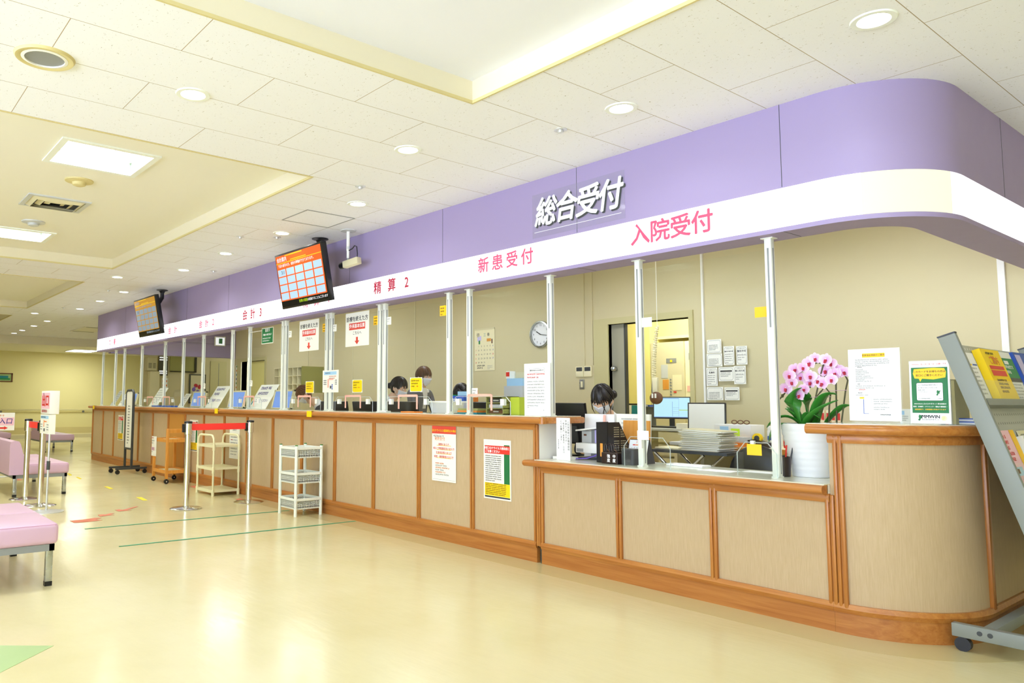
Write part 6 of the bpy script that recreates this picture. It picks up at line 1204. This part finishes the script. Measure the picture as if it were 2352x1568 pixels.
sheet('memo_sheet', 'small white memo with a pale blue sticker between the two counter posters', 'memo', (-1.545, .26, ZH), .05, .075, lambda b: (rect(b, .005, .045, .015, .02, 'lightblue'), scribble(b, .006, .035, .038, 3, .01, .004, 'greytext')), u=(0, .05, 1))
for k in range(5): b = B(); b.box(0, .014, 0, .2, 0, .225 - .006 * (k % 3), ('beige', 'olive', 'woodcart', 'beige', 'jamb')[k]); tag(b.obj('file_folder', loc=(-1.40 + .016 * k, .33, ZH), smooth=False), ('pale', 'olive', 'tan', 'second pale', 'khaki')[k] + ' upright file in the row behind the card poster', 'file', )
for k in range(2): b = B(); b.box(-.06, .06, 0, .16, 0, .014, 'paperwhite'); b.box(-.061, .061, -.001, .002, .010, .015, 'blue'); tag(b.obj('flat_file', loc=(-1.30 + .01 * k, .37, ZH + .0155 * k), smooth=False), ('lower' if k == 0 else 'upper') + ' flat white file with blue edge behind the rack post', 'file')
# ================================================================== leaflet rack
rk = thing('leaflet_rack', 'grey steel leaning leaflet rack with sloping shelves beside the rounded counter', 'rack', (-.865, .15, .09))
RU, RN = Vector((-.304, 0, .953)), Vector((.953, 0, .304)); MR = Matrix(((0, RU.x, RN.x, 0), (1, 0, RN.y, 0), (0, RU.z, RN.z, 0), (0, 0, 0, 1)))
mat('rackgrey', '858A84', .45); mat('rackboard', 'B3B5AD', .5)
for y, n in ((0, 0), (1.3, 1)):
    b = B(); b.box(y - .0, y + .03, -.05, 1.455, -.02, .055, 'rackgrey', M=MR, bev=.003); b.obj('post', rk); b = B(); b.box(y - .001, y + .031, 1.455, 1.462, -.021, .056, 'black', M=MR); b.obj('post_cap', rk, smooth=False)
b = B(); b.box(.03, 1.3, .25, 1.425, -.005, 0, 'rackboard', M=MR); b.obj('back_board', rk, smooth=False)
b = B()
for s in (1.40, 1.055, 1.01, .93, .66, .62):
    for k in range(36): y = .055 + .0345 * k; b.add([MR @ Vector(p) for p in ((y, s, .0006), (y + .006, s, .0006), (y + .006, s + .011, .0006), (y, s + .011, .0006))], [(0, 1, 2, 3)], 'darkgrey' if s < 1.3 else 'paperwhite')
tag(b.obj('perforation', rk, smooth=False), kind='stuff')
for s in (1.105, .70, .30):
    b = B(); b.box(.035, 1.295, s - .012, s, 0, .055, 'rackgrey', M=MR); b.box(.035, 1.295, s - .012, s + .02, .053, .056, 'rackgrey', M=MR); b.obj('shelf', rk, smooth=False)
    b = B(); b.box(.04, 1.29, s, s + .115, .0535, .0555, 'pane', M=MR); b.obj('clear_front', rk, smooth=False)
    for q in (.12, .27): b = B(); b.cyl(MR @ Vector((.03, s + q, .03)), MR @ Vector((.06, s + q, .03)), .006, 'steel', 10); b.obj('peg', rk)
for y in (0.015, 1.315):
    b = B(); b.box(-.47 if y < 1 else -.34, .62, y - .02, y + .02, -.025, .035, 'rackgrey', bev=.003); b.obj('foot_rail', rk)
    for x in (-.43 if y < 1 else -.3, .58): b = B(); b.cyl((x, y - .016, -.057), (x, y + .016, -.057), .033, 'black', 18); b.box(x - .016, x + .016, y - .012, y + .012, -.05, -.02, 'black'); b.obj('caster', rk)
    for x in (-.36, -.32): b = B(); b.cyl((x, y - .021, .008), (x, y - .0195, .008), .011, 'darkgrey', 14); b.obj('bolt', rk)
b = B(); b.box(-.36, -.31, .03, 1.3, -.02, .03, 'rackgrey', bev=.003); b.obj('cross_bar', rk)
def leaflet(name, label, y, s, w, h, base, draw=None, d=.012, cat='leaflet'):
    b = B(); b.box(0, w, 0, h, -d, 0, base)
    if draw: draw(b, w, h)
    o = b.obj(name, smooth=False); o.matrix_world = Matrix.Translation((-.865, .15, .09)) @ MR @ Matrix.Translation((y, s, d + .004)); return tag(o, label, cat, 'leaflets on the grey rack')
def d_white(b, w, h): scribble(b, .015, h * .9, w * .85, 1, .02, .016, 'ink', fill=.98); rect(b, .015, h * .75, w * .3, .008, 'redtext'); rect(b, w * .4, h * .75, w * .2, .008, 'yellow'); rect(b, w * .65, h * .75, w * .3, .008, 'blue'); scribble(b, .015, h * .68, w * .85, 8, .022, .008, 'greytext')
def d_yel(b, w, h): scribble(b, w * .2, h * .9, w * .6, 1, .02, .012, 'ink'); b.text('ご案内', w * .5, h * .78, .002, .05, 'orangetext', bold=.02); rect(b, w * .12, h * .5, w * .76, .03, 'signred'); rect(b, w * .12, h * .62, w * .76, .02, 'signred'); scribble(b, w * .2, h * .4, w * .6, 4, .02, .012, 'brown')
def d_grn(b, w, h): rect(b, 0, h * .5, w, h * .38, 'green'); rect(b, w * .3, h * .76, w * .3, h * .07, 'paperwhite', .002); rect(b, 0, h * .42, w, h * .08, 'darkgrey', .0015); scribble(b, w * .1, h * .68, w * .8, 2, .03, .018, 'paperwhite', z=.002); scribble(b, w * .1, h * .36, w * .8, 5, .018, .008, 'greytext')
def d_blu(b, w, h): rect(b, w * .05, h * .55, w * .4, h * .4, 'lilac'); scribble(b, w * .1, h * .2, w * .8, 2, .02, .01, 'paperwhite')
def d_org(b, w, h):
    rect(b, w * .7, 0, w * .3, h, 'tagyellow'); 
    for k in range(5): scribble(b, w * .12, h * (.86 - .1 * k), w * (.5 + .08 * (k % 2)), 1, .02, .016, 'redtext', fill=.97)
    rect(b, w * .15, h * .2, w * .4, h * .15, 'lightblue'); rect(b, w * .2, h * .24, w * .12, h * .08, 'brown', .002)
def d_txt(b, w, h): scribble(b, w * .1, h * .9, w * .8, 10, h * .07, .009, 'greytext')
leaflet('white_leaflet', 'white leaflet with coloured bars, outermost on the top shelf by the rack post', .09, 1.108, .215, .272, 'paperwhite', d_white, .006); leaflet('yellow_booklet', 'thick yellow booklet with red bands on the top shelf', .335, 1.108, .30, .29, 'yellow', d_yel, .035, 'booklet')
leaflet('green_leaflet', 'white leaflet with a green block next to the yellow booklet', .68, 1.108, .25, .30, 'paperwhite', d_grn, .01); leaflet('blue_booklet', 'dark blue booklet at the inner side of the top shelf', .96, 1.108, .25, .305, 'blue', d_blu, .02, 'booklet'); leaflet('blue_booklet', 'narrower teal booklet in front of the dark blue booklet', 1.08, 1.108, .16, .22, 'teal', d_blu, .034, 'booklet')
leaflet('orange_leaflet', 'pale pink and orange leaflet on the second shelf by the rack post', .13, .703, .25, .275, 'pinkpaper', d_org, .01); leaflet('white_form', 'stack of white forms on the second shelf', .41, .703, .27, .24, 'paper', d_txt, .03, 'forms'); leaflet('white_form', 'pale card with a dark heading behind the white forms', .47, .703, .2, .27, 'cream', d_txt, .006, 'card'); leaflet('blue_leaflet', 'pale blue leaflet on the second shelf', .72, .703, .24, .285, 'lightblue', d_txt, .01)
leaflet('beige_leaflet', 'tan leaflet with photographs on the lowest shelf', .08, .303, .26, .29, 'woodcart', d_org, .012); leaflet('white_form', 'white leaflets on the lowest shelf', .38, .303, .3, .27, 'paper', d_txt, .02, 'forms')
